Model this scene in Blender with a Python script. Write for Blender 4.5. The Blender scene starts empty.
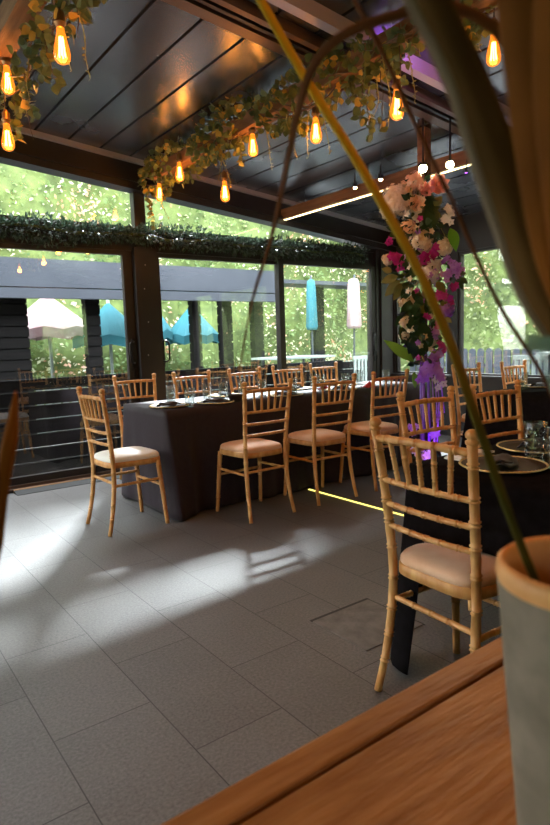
import bpy, math, random
from mathutils import Vector, Matrix, noise
PI = math.pi
scene = bpy.context.scene
COL = scene.collection
rnd = random.Random(7)

# ------------------------------------------------------------------ materials
def new_mat(name):
    m = bpy.data.materials.new(name); m.use_nodes = True
    nt = m.node_tree; nt.nodes.clear()
    out = nt.nodes.new('ShaderNodeOutputMaterial')
    return m, nt, out

def pbr(name, col, rough=.5, metal=0, spec=.5, col2=None, nscale=8, stretch=(1, 1, 1), bump=0, bscale=60,
        coat=0, sheen=0, subs=0, rvar=0):
    m, nt, out = new_mat(name)
    b = nt.nodes.new('ShaderNodeBsdfPrincipled')
    b.inputs['Base Color'].default_value = (*col, 1)
    b.inputs['Roughness'].default_value = rough
    b.inputs['Metallic'].default_value = metal
    b.inputs['Specular IOR Level'].default_value = spec
    b.inputs['Coat Weight'].default_value = coat
    b.inputs['Sheen Weight'].default_value = sheen
    if subs:
        b.inputs['Subsurface Weight'].default_value = subs
        b.inputs['Subsurface Radius'].default_value = (.02, .02, .01)
    tc = nt.nodes.new('ShaderNodeTexCoord'); mp = nt.nodes.new('ShaderNodeMapping')
    mp.inputs['Scale'].default_value = stretch
    nt.links.new(tc.outputs['Object'], mp.inputs['Vector'])
    if col2:
        n = nt.nodes.new('ShaderNodeTexNoise'); n.inputs['Scale'].default_value = nscale
        n.inputs['Detail'].default_value = 5
        nt.links.new(mp.outputs[0], n.inputs['Vector'])
        r = nt.nodes.new('ShaderNodeValToRGB')
        r.color_ramp.elements[0].position = .35; r.color_ramp.elements[1].position = .65
        r.color_ramp.elements[0].color = (*col, 1); r.color_ramp.elements[1].color = (*col2, 1)
        nt.links.new(n.outputs['Fac'], r.inputs['Fac']); nt.links.new(r.outputs['Color'], b.inputs['Base Color'])
        if rvar:
            mr = nt.nodes.new('ShaderNodeMapRange'); mr.inputs['To Min'].default_value = rough - rvar
            mr.inputs['To Max'].default_value = rough + rvar
            nt.links.new(n.outputs['Fac'], mr.inputs['Value']); nt.links.new(mr.outputs[0], b.inputs['Roughness'])
    if bump:
        n2 = nt.nodes.new('ShaderNodeTexNoise'); n2.inputs['Scale'].default_value = bscale
        n2.inputs['Detail'].default_value = 4
        nt.links.new(mp.outputs[0], n2.inputs['Vector'])
        bp = nt.nodes.new('ShaderNodeBump'); bp.inputs['Strength'].default_value = bump
        bp.inputs['Distance'].default_value = .01
        nt.links.new(n2.outputs['Fac'], bp.inputs['Height']); nt.links.new(bp.outputs[0], b.inputs['Normal'])
    nt.links.new(b.outputs[0], out.inputs[0])
    return m

def emit(name, col, s):
    m, nt, out = new_mat(name)
    e = nt.nodes.new('ShaderNodeEmission'); e.inputs[0].default_value = (*col, 1); e.inputs[1].default_value = s
    nt.links.new(e.outputs[0], out.inputs[0]); return m

def clear_glass(name, tint=(.93, .96, .95), ior=1.5, rough=0.0, base=0.0, bumpy=0, glow=None):
    """thin clear glass: what is not mirrored at the surface passes straight through"""
    m, nt, out = new_mat(name)
    t = nt.nodes.new('ShaderNodeBsdfTransparent'); t.inputs[0].default_value = (*tint, 1)
    g = nt.nodes.new('ShaderNodeBsdfGlossy'); g.inputs['Roughness'].default_value = rough
    f = nt.nodes.new('ShaderNodeFresnel'); f.inputs['IOR'].default_value = ior
    ge = nt.nodes.new('ShaderNodeNewGeometry'); im = nt.nodes.new('ShaderNodeMix')      # same mirror share on both faces of the sheet
    im.inputs['A'].default_value = ior; im.inputs['B'].default_value = 1 / ior
    nt.links.new(ge.outputs['Backfacing'], im.inputs['Factor']); nt.links.new(im.outputs['Result'], f.inputs['IOR'])
    mx = nt.nodes.new('ShaderNodeMixShader')
    fac = f.outputs[0]
    if base:
        a = nt.nodes.new('ShaderNodeMath'); a.operation = 'ADD'; a.use_clamp = True
        a.inputs[1].default_value = base; nt.links.new(fac, a.inputs[0]); fac = a.outputs[0]
    nt.links.new(fac, mx.inputs[0]); nt.links.new(t.outputs[0], mx.inputs[1]); nt.links.new(g.outputs[0], mx.inputs[2])
    if bumpy:
        tc = nt.nodes.new('ShaderNodeTexCoord')
        n = nt.nodes.new('ShaderNodeTexNoise'); n.inputs['Scale'].default_value = bumpy[0]
        nt.links.new(tc.outputs['Object'], n.inputs['Vector'])
        bp = nt.nodes.new('ShaderNodeBump'); bp.inputs['Strength'].default_value = bumpy[1]
        nt.links.new(n.outputs[0], bp.inputs['Height'])
        nt.links.new(bp.outputs[0], g.inputs['Normal']); nt.links.new(bp.outputs[0], f.inputs['Normal'])
    last = mx.outputs[0]
    if glow:
        e = nt.nodes.new('ShaderNodeEmission'); e.inputs[0].default_value = (*glow[0], 1); e.inputs[1].default_value = glow[1]
        ad = nt.nodes.new('ShaderNodeAddShader')
        nt.links.new(last, ad.inputs[0]); nt.links.new(e.outputs[0], ad.inputs[1]); last = ad.outputs[0]
    nt.links.new(last, out.inputs[0]); return m

def leaf_mat(name, cols, rough=.45, trans=.35, scale=14, spec=.4):
    """cols: colours spread by object-space noise over the leaves; some light passes through each leaf"""
    m, nt, out = new_mat(name)
    tc = nt.nodes.new('ShaderNodeTexCoord')
    n = nt.nodes.new('ShaderNodeTexNoise'); n.inputs['Scale'].default_value = scale; n.inputs['Detail'].default_value = 3
    nt.links.new(tc.outputs['Object'], n.inputs['Vector'])
    r = nt.nodes.new('ShaderNodeValToRGB'); el = r.color_ramp.elements
    while len(el) < len(cols): el.new(.5)
    for i, c in enumerate(cols):
        el[i].position = .32 + .36 * i / max(1, len(cols) - 1); el[i].color = (*c, 1)
    nt.links.new(n.outputs['Fac'], r.inputs['Fac'])
    b = nt.nodes.new('ShaderNodeBsdfPrincipled'); b.inputs['Roughness'].default_value = rough
    b.inputs['Specular IOR Level'].default_value = spec
    nt.links.new(r.outputs[0], b.inputs['Base Color'])
    t = nt.nodes.new('ShaderNodeBsdfTranslucent'); nt.links.new(r.outputs[0], t.inputs[0])
    mx = nt.nodes.new('ShaderNodeMixShader'); mx.inputs[0].default_value = trans
    nt.links.new(b.outputs[0], mx.inputs[1]); nt.links.new(t.outputs[0], mx.inputs[2])
    nt.links.new(mx.outputs[0], out.inputs[0]); return m

def floor_mat():
    m, nt, out = new_mat('slate_grey_floor_tiles')
    N = nt.nodes.new; L = nt.links.new
    def M(op, a, b=None, clamp=False):
        n = N('ShaderNodeMath'); n.operation = op; n.use_clamp = clamp
        for i, v in enumerate((a, b)):
            if v is None: continue
            if isinstance(v, (int, float)): n.inputs[i].default_value = v
            else: L(v, n.inputs[i])
        return n.outputs[0]
    tc = N('ShaderNodeTexCoord'); sp = N('ShaderNodeSeparateXYZ'); L(tc.outputs['Object'], sp.inputs[0])
    w, x0, Lt, y0 = .32034, .11852, .61662, 1.78152
    u = M('DIVIDE', M('SUBTRACT', sp.outputs[0], x0), w)
    col = M('FLOOR', u)
    par = M('MULTIPLY', M('FLOORED_MODULO', M('ADD', col, 1), 2), .5)
    v = M('ADD', M('DIVIDE', M('SUBTRACT', sp.outputs[1], y0), Lt), par)
    row = M('FLOOR', v)
    fu = M('ABSOLUTE', M('SUBTRACT', M('FRACT', u), .5)); fv = M('ABSOLUTE', M('SUBTRACT', M('FRACT', v), .5))
    gu = M('GREATER_THAN', fu, .5 - .0019 / w); gv = M('GREATER_THAN', fv, .5 - .0019 / Lt)
    g = M('MAXIMUM', gu, gv)
    cx = N('ShaderNodeCombineXYZ'); L(col, cx.inputs[0]); L(row, cx.inputs[1])
    wn = N('ShaderNodeTexWhiteNoise'); wn.noise_dimensions = '2D'; L(cx.outputs[0], wn.inputs['Vector'])
    n1 = N('ShaderNodeTexNoise'); n1.inputs['Scale'].default_value = 95; n1.inputs['Detail'].default_value = 6
    n1.inputs['Roughness'].default_value = .7
    L(tc.outputs['Object'], n1.inputs['Vector'])
    n2 = N('ShaderNodeTexNoise'); n2.inputs['Scale'].default_value = 3.5; n2.inputs['Detail'].default_value = 5
    L(tc.outputs['Object'], n2.inputs['Vector'])
    s = M('ADD', M('MULTIPLY', n1.outputs[0], .75), M('ADD', M('MULTIPLY', wn.outputs['Value'], .05), M('MULTIPLY', n2.outputs[0], .2)))
    r = N('ShaderNodeValToRGB'); r.color_ramp.elements[0].position = .33; r.color_ramp.elements[1].position = .78
    r.color_ramp.elements[0].color = (.044, .041, .041, 1); r.color_ramp.elements[1].color = (.185, .175, .17, 1)
    L(s, r.inputs[0])
    mx = N('ShaderNodeMix'); mx.data_type = 'RGBA'; L(g, mx.inputs['Factor']); L(r.outputs[0], mx.inputs['A'])
    mx.inputs['B'].default_value = (.012, .011, .011, 1)
    b = N('ShaderNodeBsdfPrincipled'); L(mx.outputs['Result'], b.inputs['Base Color'])
    mr = N('ShaderNodeMapRange'); mr.inputs['To Min'].default_value = .38; mr.inputs['To Max'].default_value = .58
    L(n2.outputs[0], mr.inputs[0]); L(mr.outputs[0], b.inputs['Roughness'])
    bp = N('ShaderNodeBump'); bp.inputs['Strength'].default_value = .35; bp.inputs['Distance'].default_value = .004
    h = M('SUBTRACT', n1.outputs[0], M('MULTIPLY', g, 1.5)); L(h, bp.inputs['Height']); L(bp.outputs[0], b.inputs['Normal'])
    b.inputs['Specular IOR Level'].default_value = .55
    L(b.outputs[0], out.inputs[0]); return m

MAT = dict(
    floor=floor_mat(),
    alu=pbr('charcoal_aluminium', (.016, .014, .014), .42, .0, .4, col2=(.028, .023, .022), nscale=3, stretch=(1, 1, 1)),
    roof=pbr('grey_blue_roof_panel', (.13, .14, .155), .27, .75, .6, col2=(.18, .19, .21), nscale=1.2, bump=.05, bscale=4, rvar=.05),
    seam=pbr('dark_panel_seam', (.006, .006, .007), .6),
    trimlight=pbr('dusty_pale_roof_trim', (.36, .33, .31), .5, .1),
    purlin=pbr('pale_grey_roof_purlin', (.42, .38, .42), .38, .2),
    railmetal=pbr('brown_metal_roof_rail', (.14, .09, .065), .38, .5),
    clad=pbr('dark_horizontal_cladding', (.006, .006, .006), .7, 0, .08, col2=(.010, .009, .009), nscale=2, stretch=(.3, 1, 6)),
    chair=pbr('limewashed_beech', (.52, .225, .065), .42, 0, .35, col2=(.69, .38, .14), nscale=9, stretch=(3, 3, .8), bump=.1, bscale=40),
    cushion_tan=pbr('peach_tan_seat_fabric', (.66, .35, .19), .7, col2=(.78, .50, .33), nscale=7, sheen=.2, bump=.1, bscale=90),
    cushion_white=pbr('white_seat_fabric', (.80, .78, .74), .75, sheen=.2, bump=.08, bscale=120),
    cloth=pbr('charcoal_plum_tablecloth', (.026, .017, .023), .60, 0, .16, sheen=.06, col2=(.030, .021, .028), nscale=30),
    cloth_black=pbr('black_tablecloth', (.006, .005, .005), .95, 0, .02, col2=(.010, .008, .009), nscale=30),
    black=pbr('black_metal', (.012, .012, .012), .4, .3),
    glass=clear_glass('window_glass', tint=(.95, .955, .94), ior=1.85),
    tumbler=clear_glass('cut_tumbler_glass', tint=(.93, .95, .95), ior=1.5, rough=.03, base=.10, bumpy=(60, .25)),
    bulb=clear_glass('amber_bulb_glass', tint=(1.0, .62, .22), ior=1.45, base=.03, glow=((1, .27, .02), .75)),
    filament=emit('hot_filament', (1, .55, .16), 34),
    brass=pbr('aged_brass_socket', (.30, .17, .07), .35, .8),
    cord=pbr('dark_fabric_cord', (.02, .016, .014), .8),
    beam=pbr('reclaimed_wood_beam', (.15, .075, .035), .7, 0, .2, col2=(.26, .14, .065), nscale=4, stretch=(6, .6, 6), bump=.4, bscale=25),
    led=emit('warm_white_led', (1, .82, .42), 5),
    ledfloor=emit('yellow_floor_led', (1, .85, .18), 2.2),
    spot=emit('spot_lamp_face', (1, .72, .38), 60),
    euc=leaf_mat('eucalyptus_leaves', [(.06, .10, .04), (.13, .17, .06), (.26, .27, .08)], scale=9),
    euc_yellow=leaf_mat('yellowed_eucalyptus_leaves', [(.42, .28, .05), (.60, .40, .08)], scale=9, trans=.5),
    stem=pbr('brown_vine_stem', (.10, .06, .03), .7),
    tendril=pbr('yellow_green_tendril', (.38, .33, .10), .6),
    darkgarland=leaf_mat('dark_green_garland_leaves', [(.018, .035, .018), (.04, .075, .045), (.15, .22, .17)], scale=30, trans=.2),
    hedge=leaf_mat('hedge_leaves', [(.08, .15, .05), (.20, .31, .11), (.38, .46, .20)], scale=1.6, trans=.45),
    hedge2=leaf_mat('pale_hedge_leaves', [(.56, .60, .36), (.84, .84, .66)], scale=1.3, trans=.5),
    hedge3=leaf_mat('reddish_hedge_tips', [(.60, .26, .13), (.75, .50, .38)], scale=1.3, trans=.5),
    hedgeB=leaf_mat('shaded_hedge_leaves', [(.06, .09, .03), (.15, .19, .065), (.25, .28, .11)], scale=1.6, trans=.3),  # darker copy of the hedge leaves, backlit shade put into the colour
    hedge_shaded_pale=leaf_mat('shaded_pale_hedge_leaves', [(.20, .25, .11), (.34, .38, .20)], scale=1.3, trans=.3),  # pale leaves darkened the same way for the backlit hedge
    hedgecore=pbr('hedge_core', (.06, .09, .025), .9, col2=(.13, .18, .05), nscale=5, bump=1, bscale=8),
    ground=pbr('terrace_paving', (.30, .30, .29), .8, col2=(.42, .41, .39), nscale=3, bump=.2),
    canvas_cyan=pbr('turquoise_parasol_canvas', (.02, .15, .19), .8),
    canvas_pink=pbr('pale_pink_parasol_canvas', (.36, .22, .23), .8, col2=(.42, .33, .34), nscale=4),
    slate=pbr('slate_blue_canopy', (.032, .040, .055), .7, col2=(.045, .053, .07), nscale=2),
    whitewood=pbr('white_painted_wood', (.30, .36, .34), .7),
    plate=pbr('smoked_gold_charger', (.035, .022, .016), .6, 0, .15),
    goldrim=pbr('gold_beaded_rim', (.62, .42, .18), .3, .8),
    napkin=pbr('black_linen_napkin', (.018, .016, .02), .75, sheen=.08),
    redcloth=pbr('red_napkin_cloth', (.50, .02, .02), .7, sheen=.08),
    whitepaper=pbr('white_paper', (.80, .78, .80), .8),
    bowl=pbr('dark_wicker_bowl', (.035, .02, .015), .55, bump=.6, bscale=80),
    tabletop=pbr('orange_brown_oak', (.22, .09, .026), .42, 0, .35, col2=(.38, .185, .065), nscale=5, stretch=(1, 7, 7), bump=.25, bscale=16, rvar=.06),
    gap=pbr('dark_joint', (.02, .01, .006), .8),
    pot=pbr('speckled_grey_stone_pot', (.20, .165, .125), .85, 0, .1, col2=(.26, .215, .165), nscale=40),
    potrim=pbr('bare_clay_rim', (.66, .30, .09), .6, col2=(.78, .42, .16), nscale=20),
    soil=pbr('dark_soil', (.03, .02, .012), .95, bump=1, bscale=60),
    blade_gold=None,
    blade_beige=leaf_mat('beige_blade_edge', [(.16, .12, .07), (.32, .25, .17)], rough=.8, spec=.08, scale=6, trans=.3),
    blade_brown=leaf_mat('brown_dried_blade', [(.055, .018, .007), (.13, .045, .015)], rough=.8, spec=.08, scale=5, trans=.25),
    blade_olive=leaf_mat('olive_brown_dried_blade', [(.035, .022, .006), (.09, .045, .010), (.16, .085, .025)], rough=.8, spec=.08, scale=7, trans=.3),
    blade_orange=leaf_mat('rusty_orange_dried_blade', [(.10, .035, .007), (.34, .12, .018)], rough=.8, spec=.08, scale=6, trans=.3),
    peach=leaf_mat('peach_petals', [(.86, .55, .36), (.93, .72, .56)], scale=12, trans=.3, rough=.6),
    cream=leaf_mat('cream_petals', [(.80, .66, .48), (.90, .84, .74)], scale=14, trans=.3, rough=.6),
    white=leaf_mat('white_petals', [(.76, .72, .74), (.90, .88, .88)], scale=14, trans=.3, rough=.6),
    pink=leaf_mat('salmon_pink_petals', [(.85, .40, .36), (.92, .58, .50)], scale=12, trans=.3, rough=.6),
    magenta=leaf_mat('magenta_petals', [(.38, .01, .20), (.62, .04, .42)], scale=12, trans=.35, rough=.5),
    lilac=leaf_mat('lilac_petals', [(.40, .14, .66), (.64, .36, .84)], scale=12, trans=.35, rough=.5),
    leafgreen=leaf_mat('glossy_dark_green_leaf', [(.012, .04, .015), (.03, .075, .03)], scale=8, trans=.15, rough=.3),
    leafbright=leaf_mat('bright_green_leaf', [(.12, .36, .03), (.20, .46, .06)], scale=6, trans=.45, rough=.35),
    leafolive=leaf_mat('olive_red_edged_leaf', [(.10, .14, .04), (.22, .20, .07)], scale=10, trans=.3),
    purpletube=pbr('purple_tinted_acrylic', (.20, .06, .55), .2, 0, .6, coat=.5),
    purplebulb=emit('violet_lamp', (.42, .08, 1), 14),
    steel=pbr('brushed_steel', (.5, .5, .5), .3, .9),
)

def two_tone():
    m, nt, out = new_mat('golden_blade_olive_at_the_foot')
    tc = nt.nodes.new('ShaderNodeTexCoord'); sp = nt.nodes.new('ShaderNodeSeparateXYZ'); nt.links.new(tc.outputs['Object'], sp.inputs[0])
    mr = nt.nodes.new('ShaderNodeMapRange'); mr.inputs['From Min'].default_value = 1.12; mr.inputs['From Max'].default_value = 1.36
    nt.links.new(sp.outputs[2], mr.inputs[0]); r = nt.nodes.new('ShaderNodeValToRGB')
    r.color_ramp.elements[0].color = (.075, .065, .012, 1); r.color_ramp.elements[1].color = (.66, .38, .025, 1)
    nt.links.new(mr.outputs[0], r.inputs[0]); b = nt.nodes.new('ShaderNodeBsdfPrincipled'); b.inputs['Roughness'].default_value = .8
    b.inputs['Specular IOR Level'].default_value = .1; nt.links.new(r.outputs[0], b.inputs['Base Color']); nt.links.new(b.outputs[0], out.inputs[0]); return m
MAT['blade_gold'] = two_tone()

# ------------------------------------------------------------------ mesh builder
def frame_of(d):
    d = d.normalized(); a = Vector((0, 0, 1)) if abs(d.z) < .9 else Vector((1, 0, 0))
    x = d.cross(a).normalized(); return x, d.cross(x).normalized()

class MB:
    def __init__(s): s.v = []; s.f = []; s.m = []; s.sm = []
    def add(s, vs, fs, mi=0, smooth=False):
        o = len(s.v); s.v += [tuple(p) for p in vs]
        for f in fs: s.f.append([i + o for i in f]); s.m.append(mi); s.sm.append(smooth)
    def box(s, a, b, mi=0, M=None):
        x0, y0, z0 = a; x1, y1, z1 = b
        vs = [Vector(p) for p in [(x0, y0, z0), (x1, y0, z0), (x1, y1, z0), (x0, y1, z0), (x0, y0, z1), (x1, y0, z1), (x1, y1, z1), (x0, y1, z1)]]
        if M: vs = [M @ p for p in vs]
        s.add(vs, [(3, 2, 1, 0), (4, 5, 6, 7), (0, 1, 5, 4), (1, 2, 6, 5), (2, 3, 7, 6), (3, 0, 4, 7)], mi)
    def hexa(s, vs, mi=0):
        s.add(vs, [(3, 2, 1, 0), (4, 5, 6, 7), (0, 1, 5, 4), (1, 2, 6, 5), (2, 3, 7, 6), (3, 0, 4, 7)], mi)
    def tube(s, pts, rs, n=8, mi=0, cap=True, flat=1.0, up=None):
        pts = [Vector(p) for p in pts]
        if isinstance(rs, (int, float)): rs = [rs] * len(pts)
        o = []; px = None
        for i, p in enumerate(pts):
            d = pts[min(i + 1, len(pts) - 1)] - pts[max(i - 1, 0)]
            if d.length < 1e-9: d = Vector((0, 0, 1))
            if px is None:
                x, y = frame_of(d) if up is None else (d.cross(Vector(up)).normalized(), None)
            else:
                x = px - d.normalized() * px.dot(d.normalized()); x.normalize()
            y = d.normalized().cross(x).normalized(); px = x
            for k in range(n):
                a = 2 * PI * k / n; o.append(p + x * (math.cos(a) * rs[i]) + y * (math.sin(a) * rs[i] * flat))
        fs = []
        for i in range(len(pts) - 1):
            for k in range(n):
                a = i * n + k; b = i * n + (k + 1) % n; fs.append((a, b, b + n, a + n))
        if cap:
            fs.append(tuple(range(n - 1, -1, -1))); fs.append(tuple(range((len(pts) - 1) * n, len(pts) * n)))
        s.add(o, fs, mi, True)
    def lathe(s, prof, c=(0, 0, 0), n=20, mi=0, M=None, wob=None):
        c = Vector(c); o = []
        for i, (r, z) in enumerate(prof):
            for k in range(n):
                a = 2 * PI * k / n; rr = r * (wob(i, a) if wob else 1)
                p = Vector((math.cos(a) * rr, math.sin(a) * rr, z)); o.append((M @ p if M else p) + c)
        fs = []
        for i in range(len(prof) - 1):
            for k in range(n):
                a = i * n + k; b = i * n + (k + 1) % n; fs.append((a, b, b + n, a + n))
        s.add(o, fs, mi, True)
    def leaf(s, p, d, nrm, ln, wd, mi=0, cup=.15, seg=3, point=1.0):
        """a cupped leaf blade from p along d; nrm is its upper side"""
        p = Vector(p); d = Vector(d).normalized(); nrm = Vector(nrm)
        sd = d.cross(nrm)
        if sd.length < 1e-4: sd = frame_of(d)[0]
        sd.normalize(); nn = sd.cross(d).normalized()
        vs = [p]; 
        for i in range(1, seg + 1):
            t = i / (seg + 1); w = wd * .5 * math.sin(PI * t ** point)
            c = p + d * (ln * t) + nn * (-cup * ln * (t * t))
            vs += [c - sd * w + nn * (cup * w), c, c + sd * w + nn * (cup * w)]
        vs.append(p + d * ln - nn * (cup * ln))
        fs = [(0, 2, 1), (0, 3, 2)]
        for i in range(seg - 1):
            a = 1 + 3 * i; fs += [(a, a + 1, a + 4, a + 3), (a + 1, a + 2, a + 5, a + 4)]
        a = 1 + 3 * (seg - 1); e = len(vs) - 1; fs += [(a, a + 1, e), (a + 1, a + 2, e)]
        s.add(vs, fs, mi, True)
    def build(s, name, mats, parent=None, loc=(0, 0, 0)):
        me = bpy.data.meshes.new(name); me.from_pydata(s.v, [], s.f)
        if not isinstance(mats, (list, tuple)): mats = [mats]
        for m in mats: me.materials.append(MAT[m] if isinstance(m, str) else m)
        me.polygons.foreach_set('material_index', s.m); me.polygons.foreach_set('use_smooth', s.sm)
        me.validate(); me.update()
        o = bpy.data.objects.new(name, me); COL.objects.link(o); o.location = loc
        if parent: o.parent = parent
        return o

def tag(o, label=None, cat=None, group=None, kind=None):
    if label: o['label'] = label
    if cat: o['category'] = cat
    if group: o['group'] = group
    if kind: o['kind'] = kind
    return o
def thing(name, label, cat, loc=(0, 0, 0), rz=0, group=None):
    o = bpy.data.objects.new(name, None); COL.objects.link(o)
    o.empty_display_size = .1; o.location = loc; o.rotation_euler = (0, 0, rz)
    return tag(o, label, cat, group)
def dup(root, loc, rz, label, group=None, cat=None):
    r = root.copy(); COL.objects.link(r); r.location = loc; r.rotation_euler = (0, 0, rz)
    r['label'] = label
    if group: r['group'] = group
    for ch in list(root.children):
        c = ch.copy(); COL.objects.link(c); c.parent = r
        for g in ch.children:
            d = g.copy(); COL.objects.link(d); d.parent = c
    return r
def struct(name, mb, m, loc=(0, 0, 0)):
    return tag(mb.build(name, m, None, loc), kind='structure')
def rv(s=1): return Vector((rnd.uniform(-s, s), rnd.uniform(-s, s), rnd.uniform(-s, s)))
def ceil_z(x): return 3.10 - .1 * x

# ------------------------------------------------------------------ room
WY = 5.40; WX = 5.86; BX = -2.6; BY = -3.2
m = MB(); m.box((BX - .1, BY - .1, -.12), (WX + .1, WY + .1, 0)); struct('floor', m, 'floor')

# ceiling: insulated roof panels running along Y, laid on the falling slope, dark seams between
m = MB(); P = .2703; k0 = -15
def slab(mb, xa, xb, ya, yb, zo0, zo1, mi=0):
    mb.hexa([(xa, ya, ceil_z(xa) + zo0), (xb, ya, ceil_z(xb) + zo0), (xb, yb, ceil_z(xb) + zo0), (xa, yb, ceil_z(xa) + zo0),
             (xa, ya, ceil_z(xa) + zo1), (xb, ya, ceil_z(xb) + zo1), (xb, yb, ceil_z(xb) + zo1), (xa, yb, ceil_z(xa) + zo1)], mi)
slab(m, BX - .1, WX + .1, BY - .1, WY + .1, .02, .10, 1)
k = -16
while True:
    xa = 1.52 + k * P; xb = xa + P
    if xa > WX: break
    if xb > BX: slab(m, max(xa, BX) + .010, min(xb, WX) - .010, BY, WY, 0, .03, 0)
    k += 1
struct('ceiling', m, ['roof', 'seam'])
# roof rails across the panels
m = MB(); slab(m, BX, WX, 2.44, 2.50, -.075, 0); struct('trim_1', m, 'purlin')
m = MB(); slab(m, BX, WX, 2.66, 2.70, -.06, 0, 0); slab(m, BX, WX, 2.82, 2.90, -.035, 0, 0)
slab(m, BX, WX, 2.74, 2.765, -.05, -.0, 1); struct('trim_2', m, ['railmetal', 'black'])
m = MB(); slab(m, BX, WX, 5.19, 5.23, -.04, 0); struct('trim_3', m, 'trimlight')
m = MB(); slab(m, BX, WX, 1.02, 1.08, -.075, 0); struct('trim_4', m, 'purlin')

# glass wall (Y = 5.4)
m = MB()
slab(m, BX, WX, WY - .16, WY + .0, -.26, .02)                       # fascia under the roof
m.hexa([(BX, WY - .19, ceil_z(BX) - .20), (WX, WY - .19, ceil_z(WX) - .20), (WX, WY - .15, ceil_z(WX) - .20), (BX, WY - .15, ceil_z(BX) - .20),
        (BX, WY - .19, ceil_z(BX) - .175), (WX, WY - .19, ceil_z(WX) - .175), (WX, WY - .15, ceil_z(WX) - .175), (BX, WY - .15, ceil_z(BX) - .175)])
m.box((BX, WY - .05, 2.07), (WX, WY + .0, 2.285))                   # lintel
m.box((BX, WY - .08, 2.24), (WX, WY - .05, 2.285))
m.box((2.37, WY - .10, 0), (2.60, WY + .07, 2.10)); m.box((2.40, WY - .08, 2.10), (2.51, WY, 2.66))
m.box((5.56, WY - .10, 0), (5.86, WY + .07, 2.4)); m.box((5.62, WY - .13, 0), (5.70, WY - .1, 2.35))
m.box((-.20, WY - .10, 0), (.02, WY + .07, 3.0))
m.box((BX, WY - .06, 0), (WX, WY + .06, .02))
struct('wall_far', m, 'alu')
m = MB()
for i in range(4): m.lathe([(.006, 0), (.004, .003), (0, .004)], (2.45 + .02 * (i % 2), WY - .101, 1.1 + .28 * i + .03 * (i % 3)), 8, 0, Matrix.Rotation(PI / 2, 3, 'X').to_4x4())
struct('trim_5', m, 'steel')
m = MB(); m.box((BX, WY + .0, 2.285), (5.6, WY + .006, 2.87)); struct('window_1', m, 'glass')

def door(n, x0, x1, st=.05, y=WY, handle=None, trackk=0):
    m = MB()
    m.box((x0, y - .03, .02), (x0 + st, y + .02, 2.07)); m.box((x1 - st, y - .03, .02), (x1, y + .02, 2.07))
    m.box((x0 + st, y - .03, .02), (x1 - st, y + .02, .10)); m.box((x0 + st, y - .03, 2.03), (x1 - st, y + .02, 2.07))
    d = struct('door_%d' % n, m, 'alu')
    g = MB(); g.box((x0 + st, y - .008, .10), (x1 - st, y - .002, 2.03)); g.build('door_glass', 'glass', d)
    if handle:
        h = MB(); hx, sx = handle
        h.box((hx - .022, y - .045, .98), (hx + .022, y - .03, 1.26)); h.box((hx - .012, y - .045, .90), (hx + .012, y - .035, .97))
        h.tube([(hx, y - .04, 1.23), (hx + sx * .03, y - .075, 1.23), (hx + sx * .055, y - .08, 1.21), (hx + sx * .055, y - .08, 1.05), (hx + sx * .03, y - .075, 1.03), (hx, y - .04, 1.03)], .009, 8)
        h.build('door_handle', 'black', d)
    return d
door(1, .02, 2.37, .09, WY, (2.335, -1))
door(2, 2.60, 4.12, .05, WY, (2.628, 1))
door(3, 4.05, 5.56, .07, WY - .055, (5.53, -1))
door(4, -2.6, -.2, .09)
m = MB(); m.box((BX, WY - .14, 0), (2.36, WY - .06, .018)); m.box((BX, WY - .145, .018), (2.36, WY - .135, .03), 1)
m.box((BX, WY - .075, .018), (2.36, WY - .065, .045), 1)
struct('trim_6', m, ['alu', 'railmetal'])
tk = thing('ramp_strip', 'black metal threshold ramp with tan edge on the floor below the left door', 'threshold strip', (1.6, 5.19, 0))
m = MB(); m.hexa([(-.46, -.06, 0), (.75, -.06, 0), (.75, .05, 0), (-.46, .05, 0), (-.46, -.06, .004), (.75, -.06, .004), (.75, .05, .022), (-.46, .05, .022)]); m.build('ramp', 'black', tk)
m = MB(); m.box((-.46, .045, .0), (.75, .06, .027)); m.build('edge_strip', pbr('tan_edge_strip', (.45, .24, .09), .5), tk, (0, .006, 0))

# right wall (X = 5.86) with picture windows
def wall_with_windows(name, axis, c, lo, hi, wins, z0, z1, th, top, n0, out, mat='alu'):
    m = MB()
    def bx(a, b, za, zb):
        if axis == 'x': m.box((min(c, c + out * th), a, za), (max(c, c + out * th), b, zb))
        else: m.box((a, min(c, c + out * th), za), (b, max(c, c + out * th), zb))
    bx(lo, hi, 0, z0); bx(lo, hi, z1, top)
    ps = [lo] + [q for w in wins for q in w] + [hi]
    for i in range(0, len(ps), 2):
        if ps[i + 1] > ps[i]: bx(ps[i], ps[i + 1], z0, z1)
    struct(name, m, mat)
    for j, (a, b) in enumerate(wins):
        f = MB(); cc = c + out * th * .5; t = .03
        def fb(a1, b1, za, zb, mb, w=.03):
            if axis == 'x': mb.box((cc - w, a1, za), (cc + w, b1, zb))
            else: mb.box((a1, cc - w, za), (b1, cc + w, zb))
        fb(a, a + t, z0, z1, f); fb(b - t, b, z0, z1, f); fb(a + t, b - t, z0, z0 + t, f); fb(a + t, b - t, z1 - t, z1, f)
        w = tag(f.build('window_%d' % (n0 + j), 'steelframe' if False else 'alu'), kind='structure')
        g = MB(); fb(a + t, b - t, z0 + t, z1 - t, g, .003); g.build('pane', 'glass', w)
wall_with_windows('wall_right', 'x', WX, BY, WY, [(-2.6, -1.5), (.3, 1.0), (1.2, 2.75), (2.9, 4.32), (4.45, 5.28)], .72, 2.13, .1, 2.56, 2, 1)
m = MB(); m.box((WX - .06, 2.8, .69), (WX, 5.3, .73)); struct('trim_7', m, 'alu')
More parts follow.
